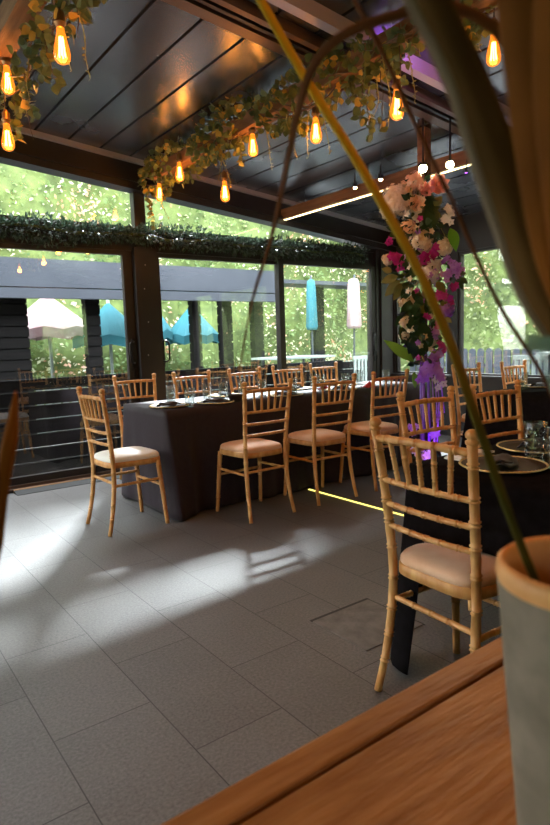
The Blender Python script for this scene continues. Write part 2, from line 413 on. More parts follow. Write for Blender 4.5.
# wall behind the camera and wall on the left: clad boards with wide openings
def boards(name, axis, c, lo, hi, wins, z0, z1, top, n0, out):
    wall_with_windows(name, axis, c, lo, hi, wins, z0, z1, .1, top, n0, out, 'clad')
    m = MB(); z = .02
    while z < top - .15:
        segs = [(lo, hi)]
        if z + .135 > z0 and z < z1:
            ps = [lo] + [q for w in wins for q in w] + [hi]; segs = [(ps[i], ps[i + 1]) for i in range(0, len(ps), 2)]
        for a, b in segs:
            if b - a < .02: continue
            if axis == 'x': m.box((min(c, c - out * .018), a, z), (max(c, c - out * .018), b, z + .135))
            else: m.box((a, min(c, c - out * .018), z), (b, max(c, c - out * .018), z + .135))
        z += .15
    return m
m = boards('wall_left', 'x', BX, BY, WY, [(-2.3, -1.4), (1.2, 3.0), (3.4, 5.1)], .35, 2.15, 3.34, 7, -1)
struct('trim_8', m, 'clad')
m = boards('wall_back', 'y', BY, BX, WX, [(-1.6, -.6), (.9, 1.9), (3.9, 5.0)], 1.0, 2.15, 2.54, 11, -1)
mm = MB(); mm.hexa([(BX, BY - .1, 2.5), (WX, BY - .1, 2.5), (WX, BY, 2.5), (BX, BY, 2.5), (BX, BY - .1, ceil_z(BX)), (WX, BY - .1, ceil_z(WX)), (WX, BY, ceil_z(WX)), (BX, BY, ceil_z(BX))])
struct('trim_9', m, 'clad'); struct('trim_10', mm, 'clad')

# floor hatch
h = thing('floor_hatch', 'square access hatch set into the grey floor tiles, dark gap along its far edge', 'floor hatch', (1.71, 1.707, 0), 0)
m = MB(); m.box((-.165, -.16, .0), (.165, .158, .003)); m.build('cover_plate', pbr('worn_hatch_plate', (.085, .08, .075), .6, col2=(.15, .14, .13), nscale=14, bump=.3), h)
m = MB(); m.box((-.17, .158, 0), (.175, .175, .0015)); m.box((.165, -.165, 0), (.173, .16, .0012)); m.build('gap', 'seam', h)
m = MB(); m.box((2.985, 2.45, 0), (3.003, 3.62, .004))
tag(m.build('floor_light_strip', 'ledfloor'), 'glowing yellow light strip set into the floor beside the long table', 'light strip')

# ------------------------------------------------------------------ beams, lamps
def wood_beam(y0, y1, x, label, drop0, drop1, w=.05, led=False):
    t = thing('wooden_beam', label, 'beam', (x, y0, 0))
    zt = ceil_z(x)
    m = MB(); n = 14; vs = []
    for i in range(n + 1):
        y = (y1 - y0) * i / n; a = .004 * math.sin(i * 2.1); b = .004 * math.cos(i * 1.7)
        for (sx, zz) in ((-w + a, zt - drop1 + b), (w + a, zt - drop1 - b), (w - b, zt - drop0), (-w - b, zt - drop0)): vs.append((sx, y, zz))
    fs = [(0, 3, 2, 1), tuple(4 * n + i for i in (0, 1, 2, 3))]
    for i in range(n):
        for k in range(4): fs.append((4 * i + k, 4 * i + (k + 1) % 4, 4 * i + 4 + (k + 1) % 4, 4 * i + 4 + k))
    m.add(vs, fs); m.build('timber', 'beam', t)
    m = MB(); q = y0 + .3
    while q < y1:
        m.tube([(0, q - y0, zt - drop0 - .01), (0, q - y0, zt + .005)], .006, 6); q += .9
    m.build('hanger_rods', 'black', t)
    if led:
        m = MB(); m.box((-.012, .02, zt - drop1 - .008), (.012, y1 - y0 - .06, zt - drop1 - .001)); m.build('light_strip', 'led', t)
    return t
wood_beam(-.6, 5.1, .92, 'rough timber beam hanging at the top left corner above the left bulbs', .11, .22, .06)
wood_beam(.9, 5.05, 2.5, 'rough timber beam hidden in the eucalyptus garland across the middle of the ceiling', .10, .20)
wood_beam(1.0, 5.30, 4.1, 'brown timber beam with a bright light strip below, above the flower column', .10, .20, .05, True)

BULBS = [(.95, 2.755, 2.473, 1.0, .22, 'lit amber bulb hanging highest at the left, nearest the camera of the left cluster'),
    (.95, 3.667, 2.65, 1.0, .12, 'lit amber bulb at the left picture edge beside the yellow leaves, upper of two'),
    (.95, 3.765, 2.374, 1.0, .40, 'lit amber bulb hanging lowest at the left picture edge'),
    (2.42, 4.45, 2.545, 1.0, .08, 'lit amber bulb tucked in the garland, second from the glass wall'),
    (2.46, 4.90, 2.485, 1.0, .1, 'lit amber bulb half buried in the garland end by the glass wall'),
    (2.50, 3.528, 2.515, 1.0, .1, 'lit amber bulb in the garland just above the longest-corded bulb'),
    (2.50, 3.911, 2.288, 1.0, .36, 'lit amber bulb on a long dark cord below the middle of the garland'),
    (2.50, 2.864, 2.421, 1.0, .22, 'lit amber bulb at the near end of the leafy garland'),
    (2.50, 2.22, 2.363, 1.0, .28, 'lit amber bulb under the drooping leaf cluster near the ceiling rail'),
    (2.82, 1.868, 2.574, 1.0, .2, 'lit amber bulb farthest right, beside the blurred brown leaves')]
def make_bulb():
    t = thing('pendant_bulb', 'x', 'light bulb')
    m = MB(); m.tube([(0, 0, .155), (0, 0, .60)], .0028, 6); m.build('cord', 'cord', t)
    m = MB(); m.lathe([(0, .160), (.008, .158), (.012, .148), (.019, .142), (.020, .112), (.0235, .110), (.0235, .103), (.017, .100), (.0165, .088), (0, .088)], n=16); m.build('socket', 'brass', t)
    m = MB(); m.lathe([(.0135, .092), (.015, .075), (.022, .045), (.029, .015), (.032, -.008), (.030, -.026), (.022, -.038), (.010, -.044), (0, -.045)], n=18)
    gb = m.build('glass', 'bulb', t)
    m = MB()
    for i in range(6):
        a = 2 * PI * i / 6; c, s = math.cos(a), math.sin(a)
        m.tube([(c * .007, s * .007, .055), (c * .013, s * .013, -.018)], .0024, 5)
    m.build('filament', 'filament', t)
    return t
BULBS += [(.92, 1.15, 2.45, 1, .2, 'added unseen amber bulb above the viewer on the left beam'), (2.5, .95, 2.40, 1, .2, 'added unseen amber bulb on the near end of the middle beam'), (.92, -.2, 2.35, 1, .2, 'added unseen amber bulb behind the viewer on the left beam')]  # unseen bulbs, added to warm the foreground
proto = make_bulb()
for i, (x, y, z, s, ln, lab) in enumerate(BULBS):
    if i == 0: o = proto; o.location = (x, y, z); o['label'] = lab; o.scale = (1.12,) * 3
    else: o = dup(proto, (x, y, z), .4 * i, lab)
    o['group'] = 'amber pendant bulbs'
    cord = [c for c in o.children if c.name.startswith('cord')][0]
    top = ceil_z(x) - (.21 if abs(x - .95) < .01 or x < 2.6 else 0.0) - z
    cord.scale.z = 1
    mb = MB(); mb.tube([(0, 0, .155), (0, 0, max(.17, top))], .0028, 6)
    nc = mb.build('cord', 'cord', o); bpy.data.objects.remove(cord)
    L = bpy.data.lights.new('bulb_light', 'POINT'); L.energy = 2.7 if y > 1.3 else 13; L.color = (1, .52, .18); L.shadow_soft_size = .03  # the added bulbs near the viewer burn stronger
    lo = bpy.data.objects.new('bulb_light', L); COL.objects.link(lo); lo.location = (0, 0, -.005); lo.parent = o

def spot_lamp(loc, aim, r, e, label, face=None):
    t = thing('spot_lamp', label, 'spotlight', loc)
    d = Vector(aim).normalized(); M = d.to_track_quat('Z', 'Y').to_matrix().to_4x4()
    m = MB(); m.lathe([(0, -.09), (r * .9, -.09), (r, -.07), (r, .0), (r * .85, .002), (r * .82, -.012)], n=18, M=M)
    m.tube([(0, 0, 0), (0, 0, .07), (0, 0, ceil_z(loc[0]) - .02 - loc[2])], .007, 6); m.build('housing', 'black', t)
    m = MB(); m.lathe([(0, -.004), (r * .5, -.005), (r * .82, -.010)], n=18, M=M); m.build('lamp_face', face or 'spot', t)
    if e:
        L = bpy.data.lights.new('spot_light', 'SPOT'); L.energy = e; L.color = (1, .76, .50); L.spot_size = 1.6; L.spot_blend = .8; L.shadow_soft_size = .03
        lo = bpy.data.objects.new('spot_light', L); COL.objects.link(lo); lo.parent = t; lo.location = d * .02
        lo.rotation_euler = (-d).to_track_quat('Z', 'Y').to_euler()
dn = Vector((-.45, -.5, -.45))
spot_lamp((3.523, 2.891, 2.372), (-.66, -.60, -.45), .036, 15, 'bright round spotlight right above the flower column, left of the pair')
spot_lamp((3.636, 2.746, 2.379), (-.72, -.60, -.35), .033, 8, 'bright round spotlight right above the flower column, right of the pair')
spot_lamp((4.005, 3.749, 2.552), (-.5, -.5, -.7), .02, 5, 'small spotlight on the strip-lit beam just left of the flower top')
spot_lamp((4.005, 4.066, 2.553), (-.5, -.5, -.7), .02, 5, 'small spotlight on the strip-lit beam farthest from the flowers')

# short timber post dropping from the roof behind the flower column
m = MB(); m.box((3.70, 3.02, 2.38), (3.77, 3.09, ceil_z(3.7))); tag(m.build('timber_post', 'beam'), 'short brown timber post dropping from the roof onto the top of the flower column', 'post')

# ------------------------------------------------------------------ eucalyptus garlands
def eucalyptus(name, label, x, y0, y1, zc, rad, dens, drops, seed, zamp=.03, yel=.2, tilt=0, sz=1.0):
    R = random.Random(seed); t = thing(name, label, 'garland', (x, y0, 0))
    ms = MB(); ml = MB(); my = MB(); mt = MB()
    n = int(abs(y1 - y0) / .05)
    for s in range(3):
        ph = R.uniform(0, 6); pts = []
        for i in range(n + 1):
            f = i / n; a = ph + 7 * f * abs(y1 - y0)
            pts.append((math.cos(a) * rad * .5, (y1 - y0) * f, zc(y0 + (y1 - y0) * f) + math.sin(a) * rad * .5))
        ms.tube(pts, .005, 5)
    def put(p, d):
        w_ = Vector((x, y0, 0)) + p
        if any((w_.x - b[0]) ** 2 + (w_.y - b[1] + .07) ** 2 < .024 and abs(w_.z - b[2] - .03) < .12 for b in BULBS): return
        s = R.uniform(.036, .052) * sz
        nr = Vector((R.uniform(-1, 1), R.uniform(-1, 1), R.uniform(-.3, 1)))
        (my if R.random() < yel * (.4 if abs(math.sin(p.y * 2.2 + seed)) > .55 else 1) else ml).leaf(p, d, nr, s, s * R.uniform(.95, 1.12), 0, .12, 4, .8)
    for i in range(int(dens * abs(y1 - y0))):
        f = R.random(); yy = (y1 - y0) * f; a = R.uniform(0, 2 * PI)
        env = .55 + .45 * abs(math.sin(f * 9 + seed)); r = rad * env * R.uniform(.55, 1.25)
        p = Vector((math.cos(a) * r, yy, zc(y0 + yy) + math.sin(a) * r * 1.0 + zamp * math.sin(f * 14)))
        put(p, Vector((math.cos(a), R.uniform(-.8, .8), math.sin(a) - .25)))
    for (dy, ln, k, sprd) in drops:
        base = Vector((R.uniform(-.05, .05), dy, zc(y0 + dy) - rad * .4)); q = base.copy(); pts = [q.copy()]
        dd = Vector((R.uniform(-sprd, sprd), R.uniform(-sprd, sprd), -1)).normalized()
        st = 12
        for j in range(st):
            q = q + dd * (ln / st); dd = (dd + Vector((R.uniform(-.2, .2), R.uniform(-.2, .2), -.1))).normalized(); pts.append(q.copy())
            if k:
                for _ in range(2): put(q, Vector((R.uniform(-1, 1), R.uniform(-1, 1), R.uniform(-.6, .3))))
        mt = ms if k else MB(); mt.tube(pts, [.0035 * (1 - .6 * j / st) for j in range(st + 1)], 5)
        if not k:
            for j, p in enumerate(pts): 
                for _ in range(2): mt.leaf(p, rv(1), rv(1), .016, .008, 0, .1, 2)
            mt.build('tendril', 'tendril', t)
    ms.build('stem', 'stem', t); ml.build('green_leaves', 'euc', t)['kind'] = 'stuff'; my.build('yellow_leaves', 'euc_yellow', t)['kind'] = 'stuff'
    return t
eucalyptus('eucalyptus_garland', 'thick eucalyptus garland wound around the middle ceiling beam up from the glass wall', 2.46, 5.12, 2.62,
           lambda y: 2.66 + .035 * math.sin(y * 2), .135, 620,
           [(-.05, .34, 1, .2), (-.12, .30, 0, .3), (-.3, .22, 0, .2), (-.5, .22, 1, .2), (-1.2, .3, 0, .3), (-1.25, .26, 0, .3), (-1.5, .2, 1, .3), (-1.75, .30, 0, .3), (-2.0, .28, 0, .2), (-2.2, .30, 0, .3), (-2.3, .22, 1, .3), (-2.42, .34, 0, .3)], 3)
eucalyptus('eucalyptus_spray', 'sparse eucalyptus strand along the beam between the garland and the drooping spray', 2.47, 2.66, 2.30, lambda y: 2.68, .09, 330, [(-.1, .12, 1, .2)], 17)
eucalyptus('eucalyptus_spray', 'loose eucalyptus spray drooping from the ceiling beam behind the yellow blade', 2.42, 2.36, 2.02,
           lambda y: 2.63, .07, 260, [(-.02, .30, 1, .25), (-.06, .36, 1, .2), (-.12, .38, 1, .3), (-.15, .34, 0, .3), (-.2, .22, 1, .3), (-.26, .33, 1, .2), (-.30, .3, 0, .2), (-.05, .33, 0, .4)], 8, sz=1.05)
eucalyptus('eucalyptus_spray', 'small eucalyptus sprig on the lit beam at the top edge of the picture', 2.50, 1.86, 1.66,
           lambda y: 2.64, .07, 260, [(-.06, .10, 1, .2), (-.14, .10, 1, .2), (-.1, .12, 0, .2)], 11, sz=.9)
eucalyptus('eucalyptus_garland', 'eucalyptus garland with yellow leaves around the three bulbs at the top left', 1.00, 3.95, 2.35,
           lambda y: 2.70 + .02 * math.sin(y * 5), .085, 210,
           [(-.05, .25, 1, .3), (-.15, .32, 0, .2), (-.25, .28, 1, .3), (-.5, .22, 1, .3), (-.6, .25, 0, .3), (-.9, .22, 1, .3), (-1.2, .16, 1, .3), (-1.1, .24, 0, .3), (-1.25, .34, 0, .2)], 21, sz=1.1)

# dark artificial garland along the lintel
t = thing('evergreen_garland', 'long dark evergreen garland fixed along the lintel above the glass doors', 'garland', (0, WY - .145, 2.19))
m = MB(); m.tube([(-2.4 + .1 * i, .01 * math.sin(i), .015 * math.sin(i * .7)) for i in range(78)], .012, 6); m.build('core', 'hedgecore', t)
m = MB(); R = random.Random(5)
for i in range(11000):
    x = R.uniform(-2.4, 5.3); a = R.uniform(0, 2 * PI); r = R.uniform(.01, .085) * (1 + .25 * math.sin(x * 5) + .15 * math.sin(x * 13))
    p = Vector((x, min(.03, math.cos(a) * r), math.sin(a) * r * 1.05 + .015 * math.sin(x * 3)))
    d = Vector((R.uniform(-1, 1), math.cos(a) - .3, math.sin(a) + R.uniform(-.4, .4)))
    m.leaf(p, d, Vector((R.uniform(-1, 1), R.uniform(-1, 1), 1)), R.uniform(.03, .06), R.uniform(.012, .022), 0, .1, 2)
m.build('foliage', 'darkgarland', t)['kind'] = 'stuff'

# ------------------------------------------------------------------ chairs
def interp(c, z): return c(z)
class Curve:
    def __init__(s, base, lo, hi, pl, ph): s.q = (base, lo, hi, pl, ph)
    def __call__(s, z):
        base, lo, hi, pl, ph = s.q
        return base + (lo * max(0, (.42 - z) / .42) ** pl if z < .42 else hi * ((z - .42) / .50) ** ph)
YB = Curve(-.145, -.060, -.055, 1.9, 1.4); WB = Curve(.168, .018, .024, 1.9, 1.4)
def ringed(path, r, rings, n=10, taper=None):
    """round turned pole with pairs of bamboo rings; path(f) for f in 0..1; rings at fractions"""
    total = sum((Vector(path((i + 1) / 20)) - Vector(path(i / 20))).length for i in range(20))
    ev = {0.0: 1, 1.0: 1}
    for i in range(1, 16): ev[i / 16] = 1
    for q in rings:
        for k in (-1, 1):
            c = q + k * .0062 / total; e = .0026 / total
            ev[c - e * 1.3] = .93; ev[c] = 1.20; ev[c + e * 1.3] = .93
        ev[q] = .74
    fs = sorted(f for f in ev if 0 <= f <= 1)
    pts = [path(f) for f in fs]; rs = [r * ev[f] * (taper(f) if taper else 1) for f in fs]
    return pts, rs
def make_chair(label):
    t = thing('chiavari_chair', label, 'chair')
    for s in (-1, 1):
        def pth(f, s=s): z = f * .895; return (s * interp(WB, z), interp(YB, z), z)
        p, r = ringed(pth, .0155, [.12, .22, .32, .44, .56, .66, .74, .82, .93], 10, lambda f: .84 + .16 * min(1, f * 3))
        m = MB(); m.tube(p, r, 10)
        c = pth(1)
        m.lathe([(.0150, -.002), (.0190, .002), (.0195, .008), (.0135, .012), (.0125, .014), (.0185, .019), (.0200, .026), (.0170, .034), (.010, .040), (0, .042)], c, 14)
        m.build('back_post', 'chair', t)
        def pf(f, s=s): z = f * .435; return (s * (.192 - .022 * f), .200 - .035 * f, z)
        p, r = ringed(pf, .0165, [.25, .5, .75, .92], 10, lambda f: .80 + .20 * f)
        m = MB(); m.tube(p, r, 10); m.build('front_leg', 'chair', t)
        zz = .31
        def ps(f, s=s): return (s * .172, -.145 + f * (.175 + .145), zz + .012 * 0)
        p, r = ringed(ps, .0095, [.25, .5, .75]); m = MB(); m.tube(p, r, 8); m.build('stretcher', 'chair', t)
    def pb(f): return (-.176 + f * .352, -.145, .325)
    p, r = ringed(pb, .0095, [.3, .5, .7]); m = MB(); m.tube(p, r, 8); m.build('stretcher', 'chair', t)
    def pq(f): return (-.176 + f * .352, .176, .27)
    p, r = ringed(pq, .0095, [.3, .5, .7]); m = MB(); m.tube(p, r, 8); m.build('stretcher', 'chair', t)
    for j, z in enumerate((.868, .730, .650, .575)):
        hw = interp(WB, z); y = interp(YB, z)
        def pr(f, z=z, hw=hw, y=y, j=j):
            c = 1 - (2 * f - 1) ** 2
            return (-hw + f * 2 * hw, y - .014 * c, z + (.006 * c if j == 0 else 0))
        p, r = ringed(pr, .0125 if j == 0 else .0098, [.15, .33, .5, .67, .85])
        m = MB(); m.tube(p, r, 8); m.build('top_rail' if j == 0 else 'back_rail', 'chair', t)
    for i in range(5):
        f = (i + 1) / 6
        def pv(g, f=f):
            z = .730 + g * .138; hw = interp(WB, z); c = 1 - (2 * f - 1) ** 2
            return (-hw + 2 * hw * (.5 + (f - .5) * (.86 + .1 * g)), interp(YB, z) - .014 * c, z)
        p, r = ringed(pv, .0072, [.3, .62]); m = MB(); m.tube(p, [q * 1.15 for q in r], 8); m.build('spindle', 'chair', t)
    def outline(k, n, sc, add=0):
        a = 2 * PI * k / n; c, s = math.cos(a), math.sin(a); e = .42
        x = math.copysign(abs(c) ** e, c); y = math.copysign(abs(s) ** e, s)
        wx = (.178 if y < 0 else .178) * (1 + .07 * y); 
        return (x * wx * sc, (y * .185 + .018) * sc + (.012 * (1 - x * x) if y > 0 else 0))
    n = 40; m = MB(); vs = []
    prof = [(.94, .418), (1.0, .421), (1.0, .452), (.96, .457), (.86, .455), (.86, .418)]
    for sc, z in prof:
        for k in range(n): x, y = outline(k, n, sc); vs.append((x, y, z))
    fs = [(i * n + k, i * n + (k + 1) % n, ((i + 1) % len(prof)) * n + (k + 1) % n, ((i + 1) % len(prof)) * n + k) for i in range(len(prof)) for k in range(n)]
    m.add(vs, fs, 0, True); m.build('seat_frame', 'chair', t)
    m = MB(); vs = []; prof = [(.86, .445), (.955, .450), (.985, .462), (.975, .474), (.93, .485), (.80, .494), (.55, .500), (.25, .502)]
    for sc, z in prof:
        for k in range(n): x, y = outline(k, n, sc); vs.append((x, y, z))
    fs = [(i * n + k, i * n + (k + 1) % n, (i + 1) * n + (k + 1) % n, (i + 1) * n + k) for i in range(len(prof) - 1) for k in range(n)]
    fs += [tuple(range((len(prof) - 1) * n, len(prof) * n)), tuple(range(n - 1, -1, -1))]
    m.add(vs, fs, 0, True); m.build('seat_cushion', 'cushion_tan', t)
    return t
R90 = PI / 2
CH = [(1.585, 1.145, -R90 - .06, 'large limewashed spindle-back chair in the foreground beside the plant pot', 'tan'),
      (1.52, 3.77, -R90 + .03, 'chair with a white cushion at the left end of the long table', 'white'),
      (2.32, 3.40, .02, 'first tan-cushioned chair from the left along the near side of the long table', 'tan'),
      (2.93, 3.405, -.02, 'middle tan-cushioned chair of the three along the near side of the long table', 'tan'),
      (3.52, 3.41, .0, 'third chair along the near side of the long table, just left of the flower column', 'tan'),
      (2.20, 4.88, PI, 'leftmost chair on the far side of the long table, behind the white-cushioned chair', 'tan'),
      (2.78, 4.88, PI, 'far-side chair of the long table seen behind the first pair of tumblers', 'tan'),
      (3.40, 4.88, PI + .04, 'third chair from the left on the far side of the long table', 'tan'),
      (3.94, 4.88, PI - .03, 'fourth chair from the left on the far side of the long table', 'tan'),
      (4.46, 4.88, PI, 'rightmost chair on the far side of the long table by the turquoise closed parasol', 'tan'),
      (2.33, 1.70, PI + .0, 'chair at the far side of the black foreground table, in front of the flower column', 'tan'),
      (2.84, 1.66, PI - .06, 'chair at the far side of the black foreground table, behind the tumblers', 'tan'),
      (4.63, 3.12, PI, 'chair in front of the right window, left of two behind the right-hand table', 'tan'),
      (5.16, 2.98, PI, 'chair in front of the right window, right of two behind the right-hand table', 'tan')]
cp = make_chair(CH[0][3]); cp['group'] = 'spindle-back banquet chairs'
for i, (x, y, rz, lab, cu) in enumerate(CH):
    if i == 0: o = cp; o.location = (x, y, 0); o.rotation_euler = (0, 0, rz)
    else: o = dup(cp, (x, y, 0), rz, lab, 'spindle-back banquet chairs')
    if cu == 'white':
        for c in o.children:
            if c.name.startswith('seat_cushion'):
                c.data = c.data.copy(); c.data.materials[0] = MAT['cushion_white']; c['label'] = 'white seat cushion'

# ------------------------------------------------------------------ tables with cloths
def cloth(name, label, x0, x1, y0, y1, top, mat, hem, flare=.05, fold=.02, seed=1, nper=.02, corner=.10, fx=1.0, fy=1.0):
    """cloth: flat top and a folded skirt; hem(side, f) -> hem height"""
    R = random.Random(seed); per = []; rr = .025
    cx, cy = (x0 + x1) / 2, (y0 + y1) / 2
    sides = [((x0, y0), (x1, y0), (0, -1)), ((x1, y0), (x1, y1), (1, 0)), ((x1, y1), (x0, y1), (0, 1)), ((x0, y1), (x0, y0), (-1, 0))]
    for si, (a, b, n) in enumerate(sides):
        a = Vector(a); b = Vector(b); L = (b - a).length; d = (b - a) / L; n = Vector(n); k = int(L / nper)
        for i in range(k + 1):
            f = i / k; p = a + d * (rr + (L - 2 * rr) * f); e = min(f, 1 - f) * L
            per.append((p, n, si, f, math.exp(-(e / .10) ** 2)))
        n2 = Vector(sides[(si + 1) % 4][2])
        for j in (1, 2, 3):
            an = j / 4 * R90; nn = n * math.cos(an) + n2 * math.sin(an)
            per.append((b - (n + n2) * 0 - d * rr - n * rr + nn * rr if False else (b - n * rr - n2 * rr + nn * rr), nn, si, 1.0, 1.0))
    N = len(per); rows = 16; vs = []; fs = []
    ph = [R.uniform(0, 6) for _ in range(6)]
    for r in range(rows + 1):
        g = r / rows; acc = 0
        for i, (p, n, si, f, cn) in enumerate(per):
            if i: acc += (p - per[i - 1][0]).length
            hz = hem(si, f); z = top + (hz - top) * g ** .95
            dep = top - z
            fo = (1 - 2 * abs(math.sin(acc * 11 + ph[0] + .6 * math.sin(acc * 5)))) * .6 + math.sin(acc * 37 + ph[1]) * .22 + math.sin(acc * 6.3 + ph[2]) * .5
            off = flare * (dep / top) + fold * fo * min(1, dep / .25) * (.3 + .7 * g) + corner * cn * (dep / top) ** 1.2
            if dep > 0: off += .006 * min(1, dep / .02)
            vs.append((p.x + n.x * off * fx, p.y + n.y * off * fy, z))
    for r in range(rows):
        for i in range(N):
            j = (i + 1) % N; fs.append((r * N + i, (r + 1) * N + i, (r + 1) * N + j, r * N + j))
    fs.append(tuple(range(N)))
    m = MB(); m.add(vs, fs, 0, True); 
    o = m.build(name, mat); tag(o, label, 'tablecloth')
    sd = o.modifiers.new('thickness', 'SOLIDIFY'); sd.thickness = .002; sd.offset = 1
    return o
def trestle(label, x0, x1, y0, y1, top, mat='black'):
    t = thing('banquet_table', label, 'table', ((x0 + x1) / 2, (y0 + y1) / 2, 0))
    hx, hy = (x1 - x0) / 2 - .01, (y1 - y0) / 2 - .01
    m = MB(); m.box((-hx, -hy, top - .03), (hx, hy, top - .003)); m.build('tabletop', mat, t)
    for sx in (-1, 1):
        xx = sx * (hx - .28)
        m = MB(); m.tube([(xx, 0, .03), (xx, 0, top - .035)], .03, 12); m.build('pedestal', mat, t)
        m = MB()
        for a in (PI / 4, -PI / 4):
            M = Matrix.Translation((xx, 0, 0)) @ Matrix.Rotation(a, 4, 'Z')
            m.hexa([M @ Vector(q) for q in [(-.30, -.03, 0), (.30, -.03, 0), (.30, .03, 0), (-.30, .03, 0), (-.29, -.014, .022), (.29, -.014, .022), (.29, .014, .022), (-.29, .014, .022)]])
        m.build('foot', mat, t)
    return t
trestle('long banquet table covered to the floor by the dark plum cloth', 1.80, 3.28, 3.66, 4.38, .745)
cloth('tablecloth', 'dark plum-grey cloth draped to the floor over the long table', 1.79, 4.55, 3.67, 4.39, .747, 'cloth', lambda s, f: .012, .035, .034, 3, corner=.12, fx=.12)
trestle('banquet table joining the right end of the long table', 3.30, 4.53, 3.66, 4.38, .745)
trestle('black-clothed table in the foreground under the near place settings', 1.60, 3.30, .60, 1.37, .745)
def hem2(s, f):
    # side 3 runs from far-left corner to near-left corner; the chair pushes the cloth up onto its seat there
    if s == 3:
        e = min(1, max(0, (f - .06) / .035)); return .02 + e * .49
    if s == 2: return .02 if f > .96 else .24
    return .12
cloth('tablecloth', 'black cloth over the foreground table, its corner hanging to the floor by the near chair', 1.59, 3.31, .59, 1.38, .747, 'cloth_black', hem2, .03, .016, 9, corner=.04)
trestle('right-hand banquet table near the right window', 3.85, 5.55, 2.05, 2.73, .745)
cloth('tablecloth', 'black cloth on the right-hand table in front of the window', 3.84, 5.56, 2.04, 2.74, .747, 'cloth_black', lambda s, f: .012, .03, .018, 12)

# table ware
def make_tumbler():
    n = 24; rows = 10; H = .135; m = MB(); prof = []
    vs = []; 
    for i in range(rows + 1):
        z = H * i / rows; r = .0325 + .006 * i / rows
        for k in range(n):
            a = 2 * PI * k / n; rr = r + (.0009 if (i + k) % 2 else -.0007) * (1 if 0 < i < rows - 1 else 0)
            vs.append((math.cos(a) * rr, math.sin(a) * rr, z))
    fs = []
    for i in range(rows):
        for k in range(n):
            a = i * n + k; b = i * n + (k + 1) % n
            if (i + k) % 2: fs += [(a, b, b + n), (a, b + n, a + n)]
            else: fs += [(a, b, a + n), (b, b + n, a + n)]
    fs.append(tuple(range(n - 1, -1, -1)))
    m.add(vs, fs, 0, False)
    m.lathe([(.0385, H), (.0355, H), (.031, .016), (0, .014)], n=24)
    return m
tmb = make_tumbler().build('tumbler', 'tumbler')
def make_charger():
    t = thing('charger_plate', 'x', 'plate')
    m = MB(); m.lathe([(0, .003), (.09, .003), (.10, .006), (.135, .012), (.137, .010), (.10, .0), (0, 0)], n=40); m.build('dish', 'plate', t)
    m = MB()
    for i in range(60):
        a = 2 * PI * i / 60; m.lathe([(0, -.004), (.0045, 0), (0, .0045)], (math.cos(a) * .137, math.sin(a) * .137, .012), 6)
    m.lathe([(.132, .011), (.137, .0145), (.141, .011), (.137, .008)], n=40)
    m.build('rim', 'goldrim', t); return t
chg = make_charger()
def make_napkin():
    m = MB(); n = 12; vs = []
    for i in range(n + 1):
        for j in range(5):
            u = i / n - .5; v = j / 4 - .5
            z = .012 + .012 * math.cos(v * 3) + .005 * math.sin(u * 9 + v * 3) 
            vs.append((u * .19, v * .075 * (1 + .3 * math.cos(u * 5)), z))
    fs = [(i * 5 + j, (i + 1) * 5 + j, (i + 1) * 5 + j + 1, i * 5 + j + 1) for i in range(n) for j in range(4)]
    m.add(vs, fs, 0, True); 
    vs2 = [(x * .8, y * .8 + .004, z + .008) for x, y, z in vs]; m.add(vs2, fs, 0, True)
    return m
npk = make_napkin().build('napkin', 'napkin')
md = npk.modifiers.new('thickness', 'SOLIDIFY'); md.thickness = .004
used = {'g': 0, 'p': 0, 'n': 0}
TZ = .749
def place(src, key, x, y, z, rz, label, group):
    if key in ('g', 'n'):
        if used[key] == 0: o = src
        else: o = src.copy(); COL.objects.link(o)
        o.location = (x, y, z); o.rotation_euler = (0, 0, rz)
        tag(o, label, 'glass' if key == 'g' else 'napkin', group)
    else:
        if used[key] == 0: o = src; o.location = (x, y, z); o.rotation_euler = (0, 0, rz); tag(o, label, 'plate', group)
        else: o = dup(src, (x, y, z), rz, label, group)
    used[key] += 1; return o
SET = [ # plate x,y, napkin angle, glasses, wording
    (1.92, 3.86, .3, [(2.07, 4.12), (2.03, 3.75)], 'at the left end of the long table'),
    (2.27, 3.80, .1, [(2.33, 4.02), (2.44, 3.96)], 'on the long table by the first near-side chair'),
    (2.93, 3.80, -.1, [(2.86, 4.03), (3.10, 3.92)], 'on the long table by the middle near-side chair'),
    (3.53, 3.80, .2, [(3.50, 4.02), (3.71, 3.93)], 'on the long table by the third near-side chair'),
    (2.62, 4.23, 1.5, [(2.80, 4.24)], 'on the long table by the second far chair'),
    (3.38, 4.23, 1.5, [(3.58, 4.22)], 'on the long table by the third far chair'),
    (3.95, 4.22, 1.5, [(4.15, 4.20), (4.26, 3.95)], 'on the long table by the fourth far chair'),
    (1.765, 1.12, .5, [(1.935, 1.105), (1.87, .985)], 'on the black table by the foreground chair'),
    (2.13, 1.215, .1, [(2.32, 1.12)], 'at the far edge of the black foreground table'),
    (4.60, 2.60, .0, [(4.40, 2.62), (4.80, 2.58)], 'on the right-hand table by the left window chair'),
    (5.18, 2.58, .0, [(5.38, 2.55)], 'on the right-hand table by the right window chair')]
for (x, y, a, gl, w) in SET:
    place(chg, 'p', x, y, TZ, a, 'gold-rimmed charger plate ' + w, 'gold-rimmed charger plates')
    place(npk, 'n', x, y, TZ + .004, a, 'folded black napkin ' + w, 'folded black napkins')
    for i, (gx, gy) in enumerate(gl):
        q = ['', ''][0] if len(gl) == 1 else ('left-hand ' if i == 0 else 'right-hand ')
        place(tmb, 'g', gx, gy, TZ, .3 * i, ('cut tumbler ' + w) if len(gl) == 1 else (q + 'cut tumbler ' + w), 'clear cut tumblers')
m = MB(); m.lathe([(0, .002), (.045, .002), (.060, .02), (.075, .05), (.078, .052), (.072, .05), (.055, .022), (0, .014)], n=24)
